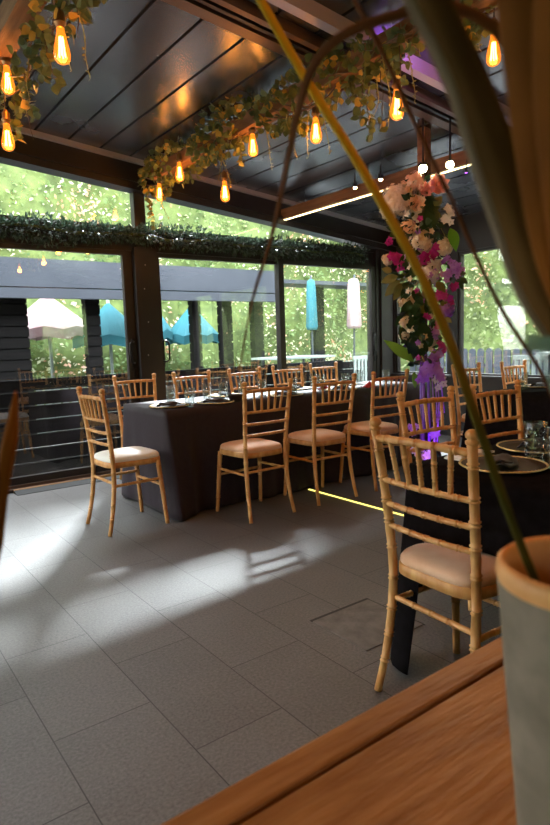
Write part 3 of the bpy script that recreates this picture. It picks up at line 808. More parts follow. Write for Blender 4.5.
tag(m.build('bowl', 'bowl', None, (2.45, 3.78, TZ)), 'small dark wicker bowl beside the tumblers on the long table', 'bowl')
def ribbon_cloth(loc, col, label, s=1, name='napkin', cat='napkin'):
    m = MB(); n = 10; vs = []
    for i in range(n + 1):
        for j in range(n + 1):
            u = i / n - .5; v = j / n - .5; r = math.hypot(u, v)
            vs.append((u * .13 * s, v * .09 * s, .006 + max(0, .05 * (1 - 2.0 * r)) + .006 * math.sin(u * 20 + v * 13)))
    fs = [(i * (n + 1) + j, (i + 1) * (n + 1) + j, (i + 1) * (n + 1) + j + 1, i * (n + 1) + j + 1) for i in range(n) for j in range(n)]
    m.add(vs, fs, 0, True); o = m.build(name, col, None, loc); tag(o, label, cat)
    sd = o.modifiers.new('thickness', 'SOLIDIFY'); sd.thickness = .003
ribbon_cloth((3.90, 3.82, TZ), 'redcloth', 'crumpled red napkin on the long table beside the flower column', 1)
ribbon_cloth((3.55, 4.04, TZ), 'redcloth', 'crumpled red napkin at the middle of the long table', .8)
m = MB(); m.box((-.11, -.035, 0), (.11, .035, .006)); m.box((-.10, -.03, .006), (.06, .03, .011))
o = tag(m.build('menu_card', 'whitepaper', None, (1.86, 1.315, TZ)), 'white folded paper at the far edge of the black foreground table', 'menu card'); o.rotation_euler = (0, 0, .05)

# ------------------------------------------------------------------ flower column
FX, FY = 3.60, 2.95
fl = thing('flower_column', 'tall column of peach, white and magenta flowers on a purple-lit stand', 'flower arrangement', (FX, FY, 0))
m = MB(); m.lathe([(0, 0), (.15, 0), (.15, .012), (.03, .022), (0, .022)], n=28); m.build('stand_base', 'steel', fl)
for dx, dy in ((-.035, -.02), (.035, -.02), (0, .035)):
    m = MB(); m.tube([(dx, dy, .02), (dx * .8, dy * .8, 1.0)], .011, 10); m.build('stand_tube', 'purpletube', fl)
m = MB(); m.tube([(0, 0, .95), (.01, 0, 1.5), (-.02, 0, 2.0), (.02, 0, 2.42)], .022, 8); m.build('pole', 'stem', fl)
def petals(mb, c, r, n, rings, axis, cup=.3, w=.6, mi=0, R=rnd):
    axis = Vector(axis).normalized(); x, y = frame_of(axis)
    for k in range(rings):
        f = (k + 1) / rings
        for i in range(max(4, int(n * f) if rings > 1 else n)):
            nn = max(4, int(n * f) if rings > 1 else n)
            a = 2 * PI * (i + .5 * (k % 2)) / nn + R.uniform(-.1, .1); rad = x * math.cos(a) + y * math.sin(a)
            d = rad * (.25 + .9 * f) + axis * (1.1 - 1.0 * f)
            mb.leaf(Vector(c) + rad * (r * .06 * f), d, axis - rad * .3, r * (.55 + .45 * f), r * w * (.6 + .4 * f), mi, -cup * .4, 3, .75)
def hydrangea(name, c, r, mat, R=rnd):
    m = MB(); c = Vector(c)
    for i in range(int(80 + r * 1500)):
        z = R.uniform(-.6, 1); a = R.uniform(0, 2 * PI); s = math.sqrt(1 - z * z)
        d = Vector((s * math.cos(a), -abs(z) if R.random() < .7 else s * math.sin(a), s * math.sin(a) if R.random() < .7 else z)).normalized()
        p = c + d * r * R.uniform(.8, 1.0); x, y = frame_of(d); ps = r * .12 + .010
        for k in range(4):
            an = k * R90 + a; rad = x * math.cos(an) + y * math.sin(an)
            m.leaf(p, rad + d * .25, d, ps * .7, ps * .62, 0, .1, 2, .8)
    m.lathe([(0, -.8 * r), (.6 * r, -.5 * r), (.78 * r, 0), (.6 * r, .5 * r), (0, .8 * r)], c, 12)
    return m.build(name, mat, fl)
def rose(c, r, mat, name='rose'):
    m = MB(); petals(m, c, r, 9, 5, (-.55, -.8, .1), .9, .95); return m.build(name, mat, fl)
def orchid(c, r, mat, name='orchid'):
    m = MB(); c = Vector(c)
    for j in range(5):
        q = c + Vector((rnd.uniform(-r, r) * .7, rnd.uniform(-.03, .02), rnd.uniform(-r, r) * .7))
        petals(m, q, r * .62, 5, 1, (-.5 + rnd.uniform(-.4, .4), -.8, rnd.uniform(-.4, .4)), .2, .75)
    return m.build(name, mat, fl)
def bigleaf(c, d, ln, wd, mat='leafgreen', name='leaf', nr=(-.5, -.8, .2), cup=.2):
    m = MB(); m.leaf(c, d, nr, ln, wd, 0, cup, 7, .85); return m.build(name, mat, fl)
hydrangea('hydrangea_bloom', (-0.166,0.107,2.181), 0.123, 'cream')
hydrangea('hydrangea_bloom', (-0.207,0.158,2.102), 0.069, 'cream')
hydrangea('hydrangea_bloom', (-0.129,0.063,2.246), 0.069, 'peach')
hydrangea('hydrangea_bloom', (-0.084,0.008,2.296), 0.077, 'peach')
hydrangea('hydrangea_bloom', (-0.059,-0.023,1.871), 0.092, 'cream')
hydrangea('hydrangea_bloom', (0.039,-0.142,1.825), 0.069, 'cream')
hydrangea('hydrangea_bloom', (-0.028,-0.061,1.640), 0.085, 'white')
hydrangea('hydrangea_bloom', (-0.117,0.048,1.977), 0.062, 'peach')
hydrangea('hydrangea_bloom', (0.052,-0.158,1.375), 0.062, 'lilac')
hydrangea('hydrangea_bloom', (-0.134,0.068,1.300), 0.054, 'cream')
hydrangea('hydrangea_bloom', (-0.139,0.075,1.197), 0.046, 'cream')
hydrangea('hydrangea_bloom', (-0.214,0.167,1.759), 0.046, 'cream')
hydrangea('hydrangea_bloom', (-0.142,0.079,1.440), 0.046, 'cream')
hydrangea('hydrangea_bloom', (0.008,-0.104,1.722), 0.046, 'white')
rose((-0.030,-0.152,2.246), 0.077, 'pink')
rose((-0.126,-0.035,2.129), 0.062, 'peach')
rose((-0.082,-0.089,2.219), 0.054, 'pink')
orchid((-0.059,-0.086,1.764), 0.069, 'magenta')
orchid((-0.024,-0.129,1.788), 0.054, 'magenta')
orchid((-0.207,0.095,1.750), 0.062, 'magenta')
orchid((-0.194,0.079,1.706), 0.038, 'magenta')
orchid((0.020,-0.183,1.734), 0.038, 'lilac')
orchid((0.047,-0.215,1.676), 0.054, 'lilac')
orchid((0.020,-0.183,1.615), 0.046, 'lilac')
orchid((0.077,-0.252,1.631), 0.038, 'lilac')
orchid((0.055,-0.225,1.541), 0.038, 'magenta')
orchid((-0.006,-0.150,1.482), 0.054, 'magenta')
orchid((0.034,-0.199,1.458), 0.046, 'magenta')
orchid((0.025,-0.188,2.053), 0.054, 'white')
orchid((0.016,-0.177,1.992), 0.046, 'white')
orchid((-0.238,0.133,1.889), 0.038, 'magenta')
orchid((-0.033,-0.118,1.197), 0.046, 'lilac')
orchid((-0.002,-0.156,1.115), 0.038, 'magenta')
orchid((-0.015,-0.139,1.050), 0.046, 'lilac')
orchid((-0.051,-0.095,0.956), 0.092, 'lilac')
orchid((-0.088,-0.051,0.899), 0.062, 'lilac')
orchid((-0.006,-0.150,0.926), 0.062, 'lilac')
orchid((-0.015,-0.139,0.852), 0.054, 'white')
orchid((-0.034,-0.117,0.464), 0.062, 'lilac')
orchid((-0.135,0.007,0.494), 0.046, 'lilac')
orchid((-0.020,-0.133,0.585), 0.046, 'lilac')
orchid((-0.117,-0.015,0.327), 0.054, 'white')
orchid((-0.061,-0.083,0.297), 0.046, 'white')
orchid((-0.006,-0.150,1.267), 0.038, 'magenta')
orchid((0.021,-0.183,1.085), 0.031, 'magenta')
bigleaf((-0.068,-0.059,2.186), (0.046, -0.087, -0.136), 0.168, 0.100, 'leafgreen')
bigleaf((-0.050,-0.080,2.121), (0.019, -0.055, -0.167), 0.177, 0.116, 'leafgreen')
bigleaf((-0.095,-0.026,2.065), (0.064, -0.109, -0.083), 0.151, 0.092, 'leafgreen')
bigleaf((-0.077,-0.048,2.007), (0.019, -0.055, -0.106), 0.121, 0.092, 'leafgreen')
bigleaf((-0.122,0.007,1.914), (-0.059, 0.041, 0.1), 0.123, 0.069, 'leafgreen')
bigleaf((0.046,-0.198,1.950), (0.018, -0.054, -0.16), 0.170, 0.085, 'leafbright')
bigleaf((-0.024,-0.113,2.111), (0.019, -0.054, 0.06), 0.083, 0.062, 'leafolive')
bigleaf((-0.187,0.086,1.635), (-0.093, 0.082, -0.038), 0.130, 0.069, 'leafolive')
bigleaf((-0.178,0.075,1.606), (-0.084, 0.071, -0.112), 0.157, 0.077, 'leafolive')
bigleaf((-0.159,0.053,1.590), (-0.062, 0.043, -0.128), 0.149, 0.077, 'leafolive')
bigleaf((-0.214,0.119,1.667), (-0.06, 0.042, 0.031), 0.080, 0.054, 'leafolive')
bigleaf((-0.141,0.031,1.559), (-0.043, 0.02, -0.114), 0.123, 0.069, 'leafgreen')
bigleaf((-0.123,0.009,1.529), (0.038, -0.079, -0.106), 0.138, 0.077, 'leafgreen')
bigleaf((-0.133,0.020,1.458), (-0.043, 0.021, -0.174), 0.180, 0.100, 'leafgreen')
bigleaf((-0.106,-0.013,1.456), (0.012, -0.045, -0.191), 0.197, 0.100, 'leafgreen')
bigleaf((-0.151,0.043,1.372), (-0.062, 0.043, -0.1), 0.125, 0.069, 'leafgreen')
bigleaf((-0.016,-0.123,1.577), (0.028, -0.066, -0.076), 0.104, 0.069, 'leafolive')
bigleaf((0.002,-0.144,1.433), (0.028, -0.066, -0.033), 0.079, 0.054, 'leafolive')
bigleaf((0.020,-0.166,1.317), (0.019, -0.055, -0.031), 0.066, 0.046, 'leafolive')
bigleaf((0.090,-0.251,1.596), (0.018, -0.054, -0.04), 0.070, 0.046, 'leafgreen')
bigleaf((0.081,-0.241,1.583), (0.01, -0.043, -0.074), 0.086, 0.038, 'leafgreen')
bigleaf((0.089,-0.251,1.624), (0.01, -0.044, 0.003), 0.045, 0.038, 'leafgreen')
bigleaf((-0.070,-0.057,1.294), (-0.034, 0.011, -0.291), 0.293, 0.169, 'leafgreen')
bigleaf((-0.106,-0.012,1.238), (-0.035, 0.01, -0.219), 0.222, 0.108, 'leafgreen')
bigleaf((-0.116,-0.000,1.003), (-0.148, 0.149, 0.184), 0.279, 0.085, 'leafbright')
bigleaf((-0.117,0.000,0.929), (-0.006, -0.023, -0.118), 0.120, 0.046, 'leafbright')
bigleaf((-0.088,-0.035,1.411), (0.03, -0.067, -0.062), 0.096, 0.069, 'leafolive')
bigleaf((-0.061,-0.068,1.452), (0.011, -0.045, -0.132), 0.140, 0.069, 'leafgreen')
bigleaf((-0.096,-0.025,1.727), (-0.051, 0.031, -0.127), 0.140, 0.077, 'leafgreen')
bigleaf((-0.140,0.029,1.802), (-0.052, 0.032, -0.127), 0.141, 0.069, 'leafgreen')
bigleaf((-0.124,0.010,1.341), (0.002, -0.035, -0.133), 0.138, 0.092, 'leafgreen')
bigleaf((-0.179,0.077,1.271), (0.021, -0.057, -0.148), 0.160, 0.069, 'leafgreen')
bigleaf((-0.054,-0.077,0.341), (-0.052, 0.033, -0.089), 0.108, 0.046, 'leafolive')
bigleaf((-0.035,-0.099,0.326), (0.03, -0.068, -0.071), 0.103, 0.046, 'leafgreen')
bigleaf((-0.072,-0.054,0.325), (-0.081, 0.067, -0.058), 0.120, 0.038, 'leafgreen')

R = random.Random(77)
mf = MB(); mo = MB(); mg = MB(); mp = MB(); mw = MB()
def envelope(z): return .10 + .13 * max(0, math.sin(PI * min(1, max(0, (z - .95) / 1.35)) ** .8)) + (.05 if z > 1.9 else 0)
for i in range(520):
    z = R.uniform(.98, 2.32); a = R.uniform(0, 2 * PI); r = envelope(z) * R.uniform(.25, 1.0)
    p = Vector((math.cos(a) * r * .9 - .03 * (z > 1.9), math.sin(a) * r * .7, z)); d = Vector((math.cos(a), math.sin(a), R.uniform(-1, .5)))
    k = R.random()
    if k < .52: mf.leaf(p, d, rv(1), R.uniform(.05, .10), R.uniform(.03, .055), 0, .2, 4, .85)
    elif k < .66: mo.leaf(p, d, rv(1), R.uniform(.04, .07), R.uniform(.03, .045), 0, .2, 4, .85)
    else:
        tgt = mp if z < 1.95 and R.random() < .45 else (mg if R.random() < .4 and z < 2.05 else mw)
        for q in range(5):
            an = q * 2 * PI / 5 + a; x_, y_ = frame_of(Vector((math.cos(a), math.sin(a), .1)))
            tgt.leaf(p, x_ * math.cos(an) + y_ * math.sin(an) + Vector((math.cos(a), math.sin(a), 0)) * .3, d, .026, .022, 0, .15, 2, .8)
for mb_, mt_, nm_ in ((mf, 'leafgreen', 'foliage'), (mo, 'leafolive', 'olive_foliage'), (mp, 'lilac', 'small_lilac_blooms'), (mg, 'magenta', 'small_magenta_blooms'), (mw, 'cream', 'small_cream_blooms')):
    mb_.build(nm_, mt_, fl)['kind'] = 'stuff'
R = random.Random(31)
for i in range(26):                                                   # the side of the column turned to the wall
    z = 1.0 + 1.35 * i / 26; a = R.uniform(.1, 1.9); q = Vector((.09 * math.cos(a) + .02, .09 * math.sin(a), z))
    if i % 3 == 0: hydrangea('hydrangea_bloom', q, .055, ['cream', 'lilac', 'peach'][i % 3])
    else: bigleaf(q, (math.cos(a) * .5, math.sin(a) * .5, R.uniform(-.6, .6)), .13, .07, 'leafgreen', nr=(.5, .5, .3))
m = MB()
for i in range(8):
    a = R.uniform(0, 6); pts = [Vector((.03 * math.cos(a), .03 * math.sin(a), 1.02)) + Vector((-.02 + .012 * i * math.cos(a), -.02, -.07 * j)) for j in range(1)]
for i, (dx, dz, l) in enumerate([(.05, 1.02, .75), (.075, 1.0, .62), (.02, .98, .80), (.10, 1.05, .45)]):
    m.tube([(dx, -.05, dz), (dx + .01, -.07, dz - l * .5), (dx + .03 * (i - 1), -.06, dz - l)], .006, 6, flat=.3)
m.build('ribbon', 'lilac', fl)
m = MB(); m.tube([(.02, 0, 1.7), (.08, -.05, 1.62), (.16, -.06, 1.60)], .003, 5); m.tube([(.0, -.05, .86), (-.08, -.10, .95), (-.15, -.1, 1.05)], .004, 5)
m.tube([(.10, -.05, 2.02), (.13, -.1, 1.9), (.10, -.12, 1.8)], .003, 5); m.build('stem', 'tendril', fl)
up = thing('uplight', 'small violet uplight on the floor at the foot of the flower column', 'uplight', (3.50, 2.78, 0))
m = MB(); m.lathe([(0, 0), (.05, 0), (.05, .05), (.042, .055), (.040, .045)], n=20); m.build('housing', 'black', up)
m = MB(); m.lathe([(.040, .046), (0, .047)], n=20); m.build('lamp_face', 'purplebulb', up)
def lamp(name, kind, loc, e, col, size=.05, parent=None, aim=None, spot=None):
    L = bpy.data.lights.new(name, kind); L.energy = e; L.color = col
    if kind in ('POINT', 'SPOT'): L.shadow_soft_size = size
    if kind == 'SPOT': L.spot_size = spot; L.spot_blend = .6
    o = bpy.data.objects.new(name, L); COL.objects.link(o); o.location = loc
    if parent: o.parent = parent
    if aim: o.rotation_euler = Vector(aim).to_track_quat('-Z', 'Y').to_euler()
    return o
lamp('violet_spot_light', 'SPOT', (0, 0, .07), 22, (.45, .12, 1), .03, up, (.10, .16, 1.0), 1.0)
bl = thing('mini_spotlight', 'small violet glowing spotlight at the right of the flower top', 'spotlight', (3.98, 2.86, 2.40))
m = MB(); m.lathe([(0, .03), (.012, .03), (.014, 0), (.010, -.002)], n=12); m.tube([(0, 0, .03), (.02, .01, .10)], .004, 6); m.build('housing', 'black', bl)
m = MB(); m.lathe([(.010, -.001), (0, -.002)], n=12); m.build('lamp_face', 'purplebulb', bl)
vl = thing('mini_spotlight', 'small violet lamp clipped to the side of the leafy beam, washing the pale roof rail', 'spotlight', (2.58, 2.26, 2.655))
m = MB(); m.lathe([(0, 0), (.022, 0), (.024, .04), (.020, .042)], n=14); m.build('housing', 'black', vl)
m = MB(); m.lathe([(.020, .041), (0, .042)], n=14); m.build('lamp_face', 'purplebulb', vl)
lamp('violet_wash_light', 'SPOT', (0, 0, .05), 16, (.45, .15, 1), .02, vl, (.25, .26, .14), 1.9)

# ------------------------------------------------------------------ foreground: timber counter, pot and dried leaves
ct = thing('wooden_counter', 'orange-brown timber counter top in the lower right foreground', 'counter', (0, 0, 0))
m = MB(); m.box((-.9, .437, .712), (1.9, .478, .750)); o = m.build('edge_board', 'tabletop', ct)
bv = o.modifiers.new('bevel', 'BEVEL'); bv.width = .004; bv.segments = 2
for i in range(3):
    m = MB(); m.box((-.9, .430 - .20 * (i + 1) + .003, .714), (1.9, (.430 if i == 0 else .430 - .20 * i), .750)); o = m.build('plank', 'tabletop', ct)
    bv = o.modifiers.new('bevel', 'BEVEL'); bv.width = .002; bv.segments = 2
m = MB(); m.box((-.89, -.16, .70), (1.89, .45, .713)); m.build('underside', 'gap', ct)
for x in (-.82, 1.82):
    for y in (-.12, .40):
        m = MB(); m.box((x - .03, y - .03, 0), (x + .03, y + .03, .70)); m.build('leg', 'tabletop', ct)
PX, PY = .404, .189
pt = thing('plant_pot', 'tall speckled grey stone pot with a bare clay rim on the timber counter', 'plant pot', (PX, PY, .75))
m = MB(); m.lathe([(0, 0), (.036, 0), (.039, .004), (.0465, .108), (.0545, .20), (.0600, .268)], n=48); m.build('body', 'pot', pt)
m = MB(); m.lathe([(.0600, .268), (.0612, .273), (.0602, .280), (.0570, .283), (.0535, .279), (.052, .262), (.050, .23)], n=48); m.build('rim', 'potrim', pt)
m = MB(); m.lathe([(.050, .245), (.03, .250), (0, .252)], n=32); m.build('soil', 'soil', pt)
dp = thing('dried_plant', 'spray of long blurred dried blades rising from the stone pot close to the lens', 'plant', (0, 0, 0))
def smooth(pts, n=40):
    P = [Vector(p) for p in pts]; out = []
    for i in range(len(P) - 1):
        a, b, c, d = P[max(i - 1, 0)], P[i], P[i + 1], P[min(i + 2, len(P) - 1)]
        k = max(2, n // (len(P) - 1))
        for j in range(k):
            t = j / k; out.append(.5 * ((2 * b) + (-a + c) * t + (2 * a - 5 * b + 4 * c - d) * t * t + (-a + 3 * b - 3 * c + d) * t ** 3))
    out.append(P[-1]); return out
def blade(pts, wf, mat, name='blade', thick=.35):
    S = smooth(pts); n = len(S) - 1
    m = MB(); m.tube(S, [wf(i / n) for i in range(n + 1)], 8, flat=thick)
    return m.build(name, mat, dp)
def tail(p, to=(PX, PY, .99)): return p[:-1] + [to]
blade([(0.384,0.534,1.553), (0.390,0.462,1.440), (0.394,0.395,1.344), (0.393,0.332,1.251), (0.385,0.290,1.183), (0.378,0.263,1.131), (0.376,0.246,1.093), (0.375,0.229,1.056), (0.375,0.210,1.018), (.385,.195,.995)], lambda t: .0082 - .0040 * t, 'blade_gold')
blade(tail([(0.275,0.420,1.165), (0.278,0.401,1.223), (0.282,0.379,1.267), (0.283,0.360,1.311), (0.283,0.341,1.354), (0.289,0.328,1.381), (0.301,0.308,1.394), (0.321,0.282,1.399), (0.339,0.256,1.398), (0.361,0.221,1.358), (0.390,0.195,1.241), (0.408,0.187,1.111), (0.408,0.184,1.000)], (.408, .184, .995)), lambda t: .0010 + .0046 * min(1, t * 2.2), 'blade_brown')
blade([(0.251,0.219,1.388), (0.259,0.209,1.357), (0.270,0.195,1.317), (0.279,0.182,1.274), (0.291,0.174,1.237), (0.302,0.167,1.207), (0.324,0.159,1.177), (0.364,0.160,1.132), (0.392,0.169,1.076), (.405,.188,.995)], lambda t: (.0088 + .0040 * math.sin(PI * min(1, t * 1.1))) * (1 - .55 * max(0, t - .6) / .4), 'blade_olive')
blade([(0.238,0.218,1.383), (0.245,0.209,1.353), (0.256,0.195,1.315), (0.262,0.185,1.277), (0.274,0.178,1.239), (0.284,0.172,1.209), (0.305,0.166,1.183), (0.335,0.160,1.152)], lambda t: .0034 * (1 - .5 * t), 'blade_beige')
blade([(0.256,0.161,1.360), (0.255,0.156,1.317), (0.255,0.149,1.269), (0.276,0.151,1.223), (0.305,0.149,1.180), (0.347,0.159,1.122), (.396,.180,.995)], lambda t: .0098 - .0035 * t, 'blade_orange')
blade([(0.252,0.137,1.346), (0.246,0.135,1.298), (0.253,0.134,1.245), (0.284,0.141,1.190), (0.335,0.155,1.124), (.402,.176,.995)], lambda t: .011 - .005 * t, 'blade_orange')
m = MB()
for p, d in (((.287, .162, 1.181), (-.3, .3, .6)), ((.287, .162, 1.181), (.5, -.3, .5))): m.leaf(p, d, (-.6, -.75, .2), .010, .0095, 0, .1, 4, .8)
m.tube([(.287, .162, 1.181), (.31, .165, 1.15), (.37, .18, 1.06), (.405, .188, .995)], .0006, 5)
m.build('leaf', leaf_mat('pale_teal_leaf', [(.20, .36, .28), (.30, .48, .40)], trans=.4), dp)
blade([(0.317,0.329,1.440), (0.334,0.307,1.384), (0.348,0.290,1.334), (0.362,0.272,1.284), (0.372,0.259,1.245), (0.375,0.238,1.203), (0.393,0.218,1.157), (0.406,0.199,1.095), (.406,.186,.995)], lambda t: .0048 - .0008 * t, 'blade_brown')
blade([(0.111,0.477,1.159), (0.101,0.455,1.133), (0.088,0.436,1.102), (0.059,0.431,1.012), (-.06,.36,.95), (-.12,.15,.92), (-.02,-.02,.93), (.2,.0,.94), (.36,.10,1.0), (.40,.18,.995)], lambda t: .0010 + .0045 * min(1, t * 7), 'blade_orange')

# ------------------------------------------------------------------ outside
m = MB(); m.box((-14, WY + .06, -.16), (24, 16, -.04)); m.box((WX + .1, -14, -.16), (24, WY + .06, -.04)); m.box((-14, -14, -.16), (BX - .1, WY + .06, -.04)); m.box((BX - .1, -14, -.16), (WX + .1, BY - .1, -.04))
struct('floor_1', m, 'ground')
def hedge(label, a, b, h, seed, dens=300, sz=.085, depth=.8, mats=('hedge', 'hedge2', 'hedge3')):
    """thick clipped hedge from a to b: lumpy body plus a coat of separate leaves"""
    t = thing('hedge', label, 'hedge', (a[0], a[1], -.05))
    A = Vector((0, 0, 0)); B = Vector((b[0] - a[0], b[1] - a[1], 0)); L = B.length; d = B / L; n = Vector((d.y, -d.x, 0))
    R = random.Random(seed); nx = int(L / .35); nz = int(h / .35); m = MB(); vs = []
    prof = [(-depth / 2, 0)] + [(-depth / 2, h * i / nz) for i in range(1, nz)] + [(-depth / 3, h), (depth / 3, h)] + [(depth / 2, h * (nz - i) / nz) for i in range(1, nz + 1)]
    for i in range(nx + 1):
        for (o, z) in prof:
            p = d * (L * i / nx) + n * o + Vector((0, 0, z)); q = p + Vector((a[0], a[1], 0))
            p += n * (noise.noise(q * .9) * .35 * (1 if o > 0 else -1)) + Vector((0, 0, noise.noise(q * .7 + Vector((5, 5, 5))) * .3 if z > h * .6 else 0)); vs.append(p)
    k = len(prof); fs = [(i * k + j, (i + 1) * k + j, (i + 1) * k + j + 1, i * k + j + 1) for i in range(nx) for j in range(k - 1)]
    fs += [tuple(range(k - 1, -1, -1)), tuple(range(nx * k, nx * k + k))]
    m.add(vs, fs, 0, True); m.build('body', 'hedgecore', t)
    m = MB()
    for i in range(int(L * h * dens)):
        f = R.random() * L; z = R.uniform(.1, h + .1); side = 1 if R.random() < .93 else -1
        q = d * f + Vector((a[0], a[1], z)); nz_ = noise.noise(q * .9) * .35
        p = d * f + n * (side * (depth / 2 + nz_ + R.uniform(-.05, .16))) + Vector((0, 0, z))
        c = noise.noise(q * 1.1 + Vector((9, 1, 3))) + R.uniform(-.3, .3)
        mi = 0 if c < .10 else (1 if c < .38 else 2)
        s = sz * R.uniform(.6, 1.3)
        m.leaf(p, Vector((R.uniform(-1, 1), R.uniform(-1, 1), R.uniform(-1, .5))), n * side + Vector((R.uniform(-.7, .7), R.uniform(-.7, .7), R.uniform(0, .9))), s, s * .55, mi, .1, 1)
    m.build('leaves', list(mats), t)['kind'] = 'stuff'
    return t
hedge('tall leafy green hedge beyond the terrace, seen through the glass doors', (-4, 10.6), (17.5, 10.6), 5.4, 1)
hedge('tall leafy green hedge beyond the right window', (10.2, 9.4), (10.2, -5), 4.6, 2, 260, mats=['hedgeB', 'hedge_shaded_pale', 'hedge3'])  # its shade is painted in by the darker leaf colours
hedge('clipped hedge outside the wall behind the viewer, mirrored in the door glass', (12, -8.5), (-8, -8.5), 3.6, 3, 14, .2)
hedge('clipped hedge outside the wall at the left of the room', (-8.5, -7), (-8.5, 9.5), 3.0, 4, 14, .2)

# shelter added beyond the doors to imitate the room mirrored in their glass
SY = 8.0
sh = thing('reflection_shelter', 'added dark shelter with slate-blue edge, imitating the room mirrored in the glass doors', 'shelter', (0, SY, -.05))
m = MB(); m.box((-2.2, -.3, 2.0), (5.9, .45, 2.34)); m.build('canopy', 'slate', sh)
m = MB(); m.box((-2.2, -.34, 1.86), (5.9, -.24, 1.98)); m.build('canopy_rail', 'slate', sh)
m = MB(); m.box((5.9, -.30, 2.16), (9.0, .3, 2.22)); m.build('thin_roof', 'slate', sh)
def pier(x0, x1, z1, label=None, d=.12):
    m = MB(); z = 0
    m.box((x0 + .01, .0, 0), (x1 - .01, d - .02, z1))
    while z < z1 - .02:
        m.box((x0, -.02, z), (x1, d, min(z + .125, z1))); z += .14
    m.build('clad_pier', 'clad', sh)
pier(.2, 2.08, 1.9); pier(2.82, 3.02, 1.9); pier(4.43, 4.58, 1.9, d=.1); pier(4.95, 5.14, 1.9); pier(5.56, 5.74, 2.1); pier(6.84, 7.06, 2.2)
def low(x0, x1, z1, y=0):
    m = MB(); z = 0
    while z < z1 - .02: m.box((x0, y - .02, z), (x1, y + .06, min(z + .125, z1))); z += .14
    m.build('low_panel', 'clad', sh)
low(-1, 5.7, .95, -1.9); low(6.9, 8.6, .84)  # long panel added as dark backing so mirrored chairs show in the glass

def parasol_open(loc, r, h, mat, label):
    t = thing('parasol', label, 'parasol', loc)
    m = MB(); m.tube([(0, 0, 0), (0, 0, h + .05)], .025, 10); m.build('pole', 'whitewood', t)
    m = MB(); n = 8; vs = [(0, 0, h)]
    for k in range(n):
        for q in (0, .5):
            a = 2 * PI * (k + q) / n; rr = r * (1 if q == 0 else .90); vs.append((math.cos(a) * rr, math.sin(a) * rr, h - .55 + (.05 if q else 0)))
    fs = [(0, 1 + i, 1 + (i + 1) % (2 * n)) for i in range(2 * n)]
    vs += [(x, y, z - .14) for x, y, z in vs[1:]]; fs += [(1 + i, 1 + 2 * n + i, 1 + 2 * n + (i + 1) % (2 * n), 1 + (i + 1) % (2 * n)) for i in range(2 * n)]
    m.add(vs, fs); o = m.build('canopy', mat, t); sd = o.modifiers.new('thickness', 'SOLIDIFY'); sd.thickness = .01
def parasol_closed(loc, r, z0, z1, mat, label, slant=0):
    t = thing('closed_parasol', label, 'parasol', loc)
    m = MB(); m.tube([(0, 0, 0), (slant, 0, z1 + .08)], .016, 10); m.build('pole', 'slate', t)
    m = MB(); m.lathe([(.03, z1 + .02), (r * .62, z1), (r * .78, z1 - .1), (r * .85, (z0 + z1) / 2), (r, z0 + .05), (r * .8, z0), (.02, z0 + .02)], (slant * .6, 0, 0), 24, wob=lambda i, a: 1 + .16 * math.sin(a * 6))
    m.build('canopy', mat, t)
parasol_open((2.70, 9.25, -.05), .68, 2.06, 'canvas_pink', 'open pale pink parasol beyond the left door glass')
parasol_open((3.50, 8.9, -.05), .58, 1.92, 'canvas_cyan', 'open turquoise parasol beyond the glass beside the pale pink one')
parasol_open((5.15, 9.3, -.05), .50, 1.92, 'canvas_cyan', 'open turquoise parasol beyond the middle door glass')
parasol_open((4.45, 9.4, -.05), .35, 2.0, 'canvas_cyan', 'small open turquoise parasol at the right edge of the left door glass')
parasol_closed((6.26, 7.38, -.05), .082, 1.40, 2.17, 'canvas_cyan', 'closed turquoise parasol standing beyond the right door glass')
parasol_closed((7.14, 7.36, -.05), .11, 1.41, 2.22, 'canvas_pink', 'closed pale pink parasol leaning at the right edge of the right door glass', .06)
def picket(label, a, b, h, loc, mat='whitewood', w=.09, gapw=.035):
    t = thing('picket_fence', label, 'fence', (a[0], a[1], -.05)); B = Vector((b[0] - a[0], b[1] - a[1], 0)); L = B.length
    M = Matrix.Rotation(math.atan2(B.y, B.x), 4, 'Z'); m = MB(); x = 0
    while x < L:
        vs = []; n = 6; ring = [(x, 0), (x, h - w / 2)] + [(x + w / 2 - math.cos(PI * i / n) * w / 2, h - w / 2 + math.sin(PI * i / n) * w / 2) for i in range(1, n)] + [(x + w, h - w / 2), (x + w, 0)]
        k = len(ring); vs = [M @ Vector((p, -.01, z)) for p, z in ring] + [M @ Vector((p, .01, z)) for p, z in ring]
        m.add(vs, [tuple(range(k)), tuple(range(2 * k - 1, k - 1, -1))] + [(i, i + k, (i + 1) % k + k, (i + 1) % k) for i in range(k)]); x += w + gapw
    m.build('pickets', mat, t); m = MB()
    for z in (h * .25, h * .7): m.box((0, .012, z), (L, .04, z + .06), M=M)
    m.build('rails', mat, t)
picket('pale picket fence in front of the hedge beyond the glass doors', (-1, 9.0), (9.3, 9.0), .80, None)
picket('grey round-topped picket fence outside the right window', (8.4, 7.2), (8.4, -1), 1.02, None, 'slate', .12)
def bench_table(loc, label):
    t = thing('garden_table', label, 'garden table', loc); m = MB(); m.box((-.55, -.35, .97), (.55, .35, 1.0)); m.build('table_top', 'whitewood', t)
    for sx in (-.45, .45):
        for sy in (-.28, .28): m = MB(); m.tube([(sx, sy, 0), (sx * .9, sy * .9, .97)], .018, 8); m.build('leg', 'slate', t)
bench_table((5.72, 7.2, -.05), 'tall pale garden table beyond the right door glass')
bench_table((7.45, 3.6, -.05), 'tall pale garden table outside the right window')
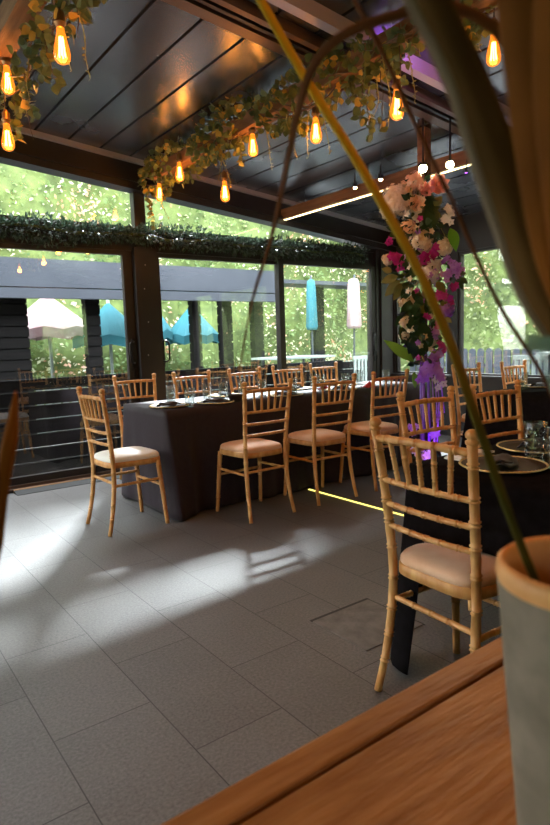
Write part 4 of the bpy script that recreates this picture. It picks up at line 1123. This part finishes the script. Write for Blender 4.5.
def garden_chair():
    t = thing('garden_chair', 'x', 'garden chair')
    m = MB(); m.box((-.24, -.22, .42), (.24, .24, .45)); m.build('seat', 'whitewood', t)
    m = MB()
    for i in range(6): m.box((-.22 + .08 * i, -.24, .47), (-.18 + .08 * i, -.22, .92))
    m.box((-.24, -.245, .90), (.24, -.215, .96)); m.build('backrest', 'whitewood', t)
    for sx in (-.22, .22):
        for sy in (-.22, .22): m = MB(); m.tube([(sx, sy, 0), (sx, sy, .43)], .018, 8); m.build('leg', 'whitewood', t)
    return t
gc = garden_chair()
GC = [(6.9, 4.15, R90, 'white slatted garden chair outside the right window, left of the tall garden table'), (6.75, 3.3, R90 + .4, 'white slatted garden chair outside the right window, right of the tall garden table'),
      (7.1, 7.3, 0, 'white slatted garden chair on the terrace beyond the right door glass')]
for i, (x, y, rz, lab) in enumerate(GC):
    if i == 0: gc.location = (x, y, -.05); gc.rotation_euler = (0, 0, rz); gc['label'] = lab; gc['group'] = 'white garden chairs'
    else: dup(gc, (x, y, -.05), rz, lab, 'white garden chairs')

# ------------------------------------------------------------------ light, sky, camera
W = bpy.data.worlds.new('sky'); scene.world = W; W.use_nodes = True; nt = W.node_tree; nt.nodes.clear()
tc = nt.nodes.new('ShaderNodeTexCoord'); sx = nt.nodes.new('ShaderNodeSeparateXYZ'); nt.links.new(tc.outputs['Generated'], sx.inputs[0])
rp = nt.nodes.new('ShaderNodeValToRGB'); e = rp.color_ramp.elements
e[0].position = .0; e[0].color = (.35, .36, .34, 1); e[1].position = .6; e[1].color = (.86, .92, 1, 1)
x = e.new(.08); x.color = (.97, .98, 1, 1)
nt.links.new(sx.outputs[2], rp.inputs[0])
bg = nt.nodes.new('ShaderNodeBackground'); bg.inputs[1].default_value = 16; wo = nt.nodes.new('ShaderNodeOutputWorld')
nt.links.new(rp.outputs[0], bg.inputs[0]); nt.links.new(bg.outputs[0], wo.inputs[0])
S = bpy.data.lights.new('sun', 'SUN'); S.energy = 24; S.angle = math.radians(5); S.color = (.86, .94, 1)
so = bpy.data.objects.new('sun', S); COL.objects.link(so); so.location = (6, 12, 9)
so.rotation_euler = Vector((-.60, -.86, -.76)).to_track_quat('-Z', 'Y').to_euler()

cam = bpy.data.cameras.new('camera'); co = bpy.data.objects.new('camera', cam); COL.objects.link(co); scene.camera = co
r = Vector((0.80074761, -0.59808068, -0.03320803)); u = Vector((0.09726905, 0.07512648, 0.99241863)); f = Vector((0.59105161, 0.79790696, -0.11833208))
M = Matrix((r, u, -f)).transposed().to_4x4(); M.translation = (0, 0, 1.19); co.matrix_world = M
cam.sensor_fit = 'VERTICAL'; cam.sensor_height = 36; cam.lens = 597.594 / 825 * 36; cam.clip_start = .02
cam.dof.use_dof = True; cam.dof.focus_distance = 3.3; cam.dof.aperture_fstop = 7.0
vs_ = scene.view_settings; scene.display_settings.display_device = 'sRGB'
vs_.view_transform = 'Standard'; vs_.look = 'None'; vs_.gamma = 1; vs_.use_curve_mapping = False; vs_.exposure = 0.1
scene.cycles.use_denoising = True; scene.cycles.max_bounces = 10; scene.cycles.transparent_max_bounces = 24
scene.cycles.sample_clamp_indirect = 6; scene.cycles.caustics_reflective = False; scene.cycles.caustics_refractive = False
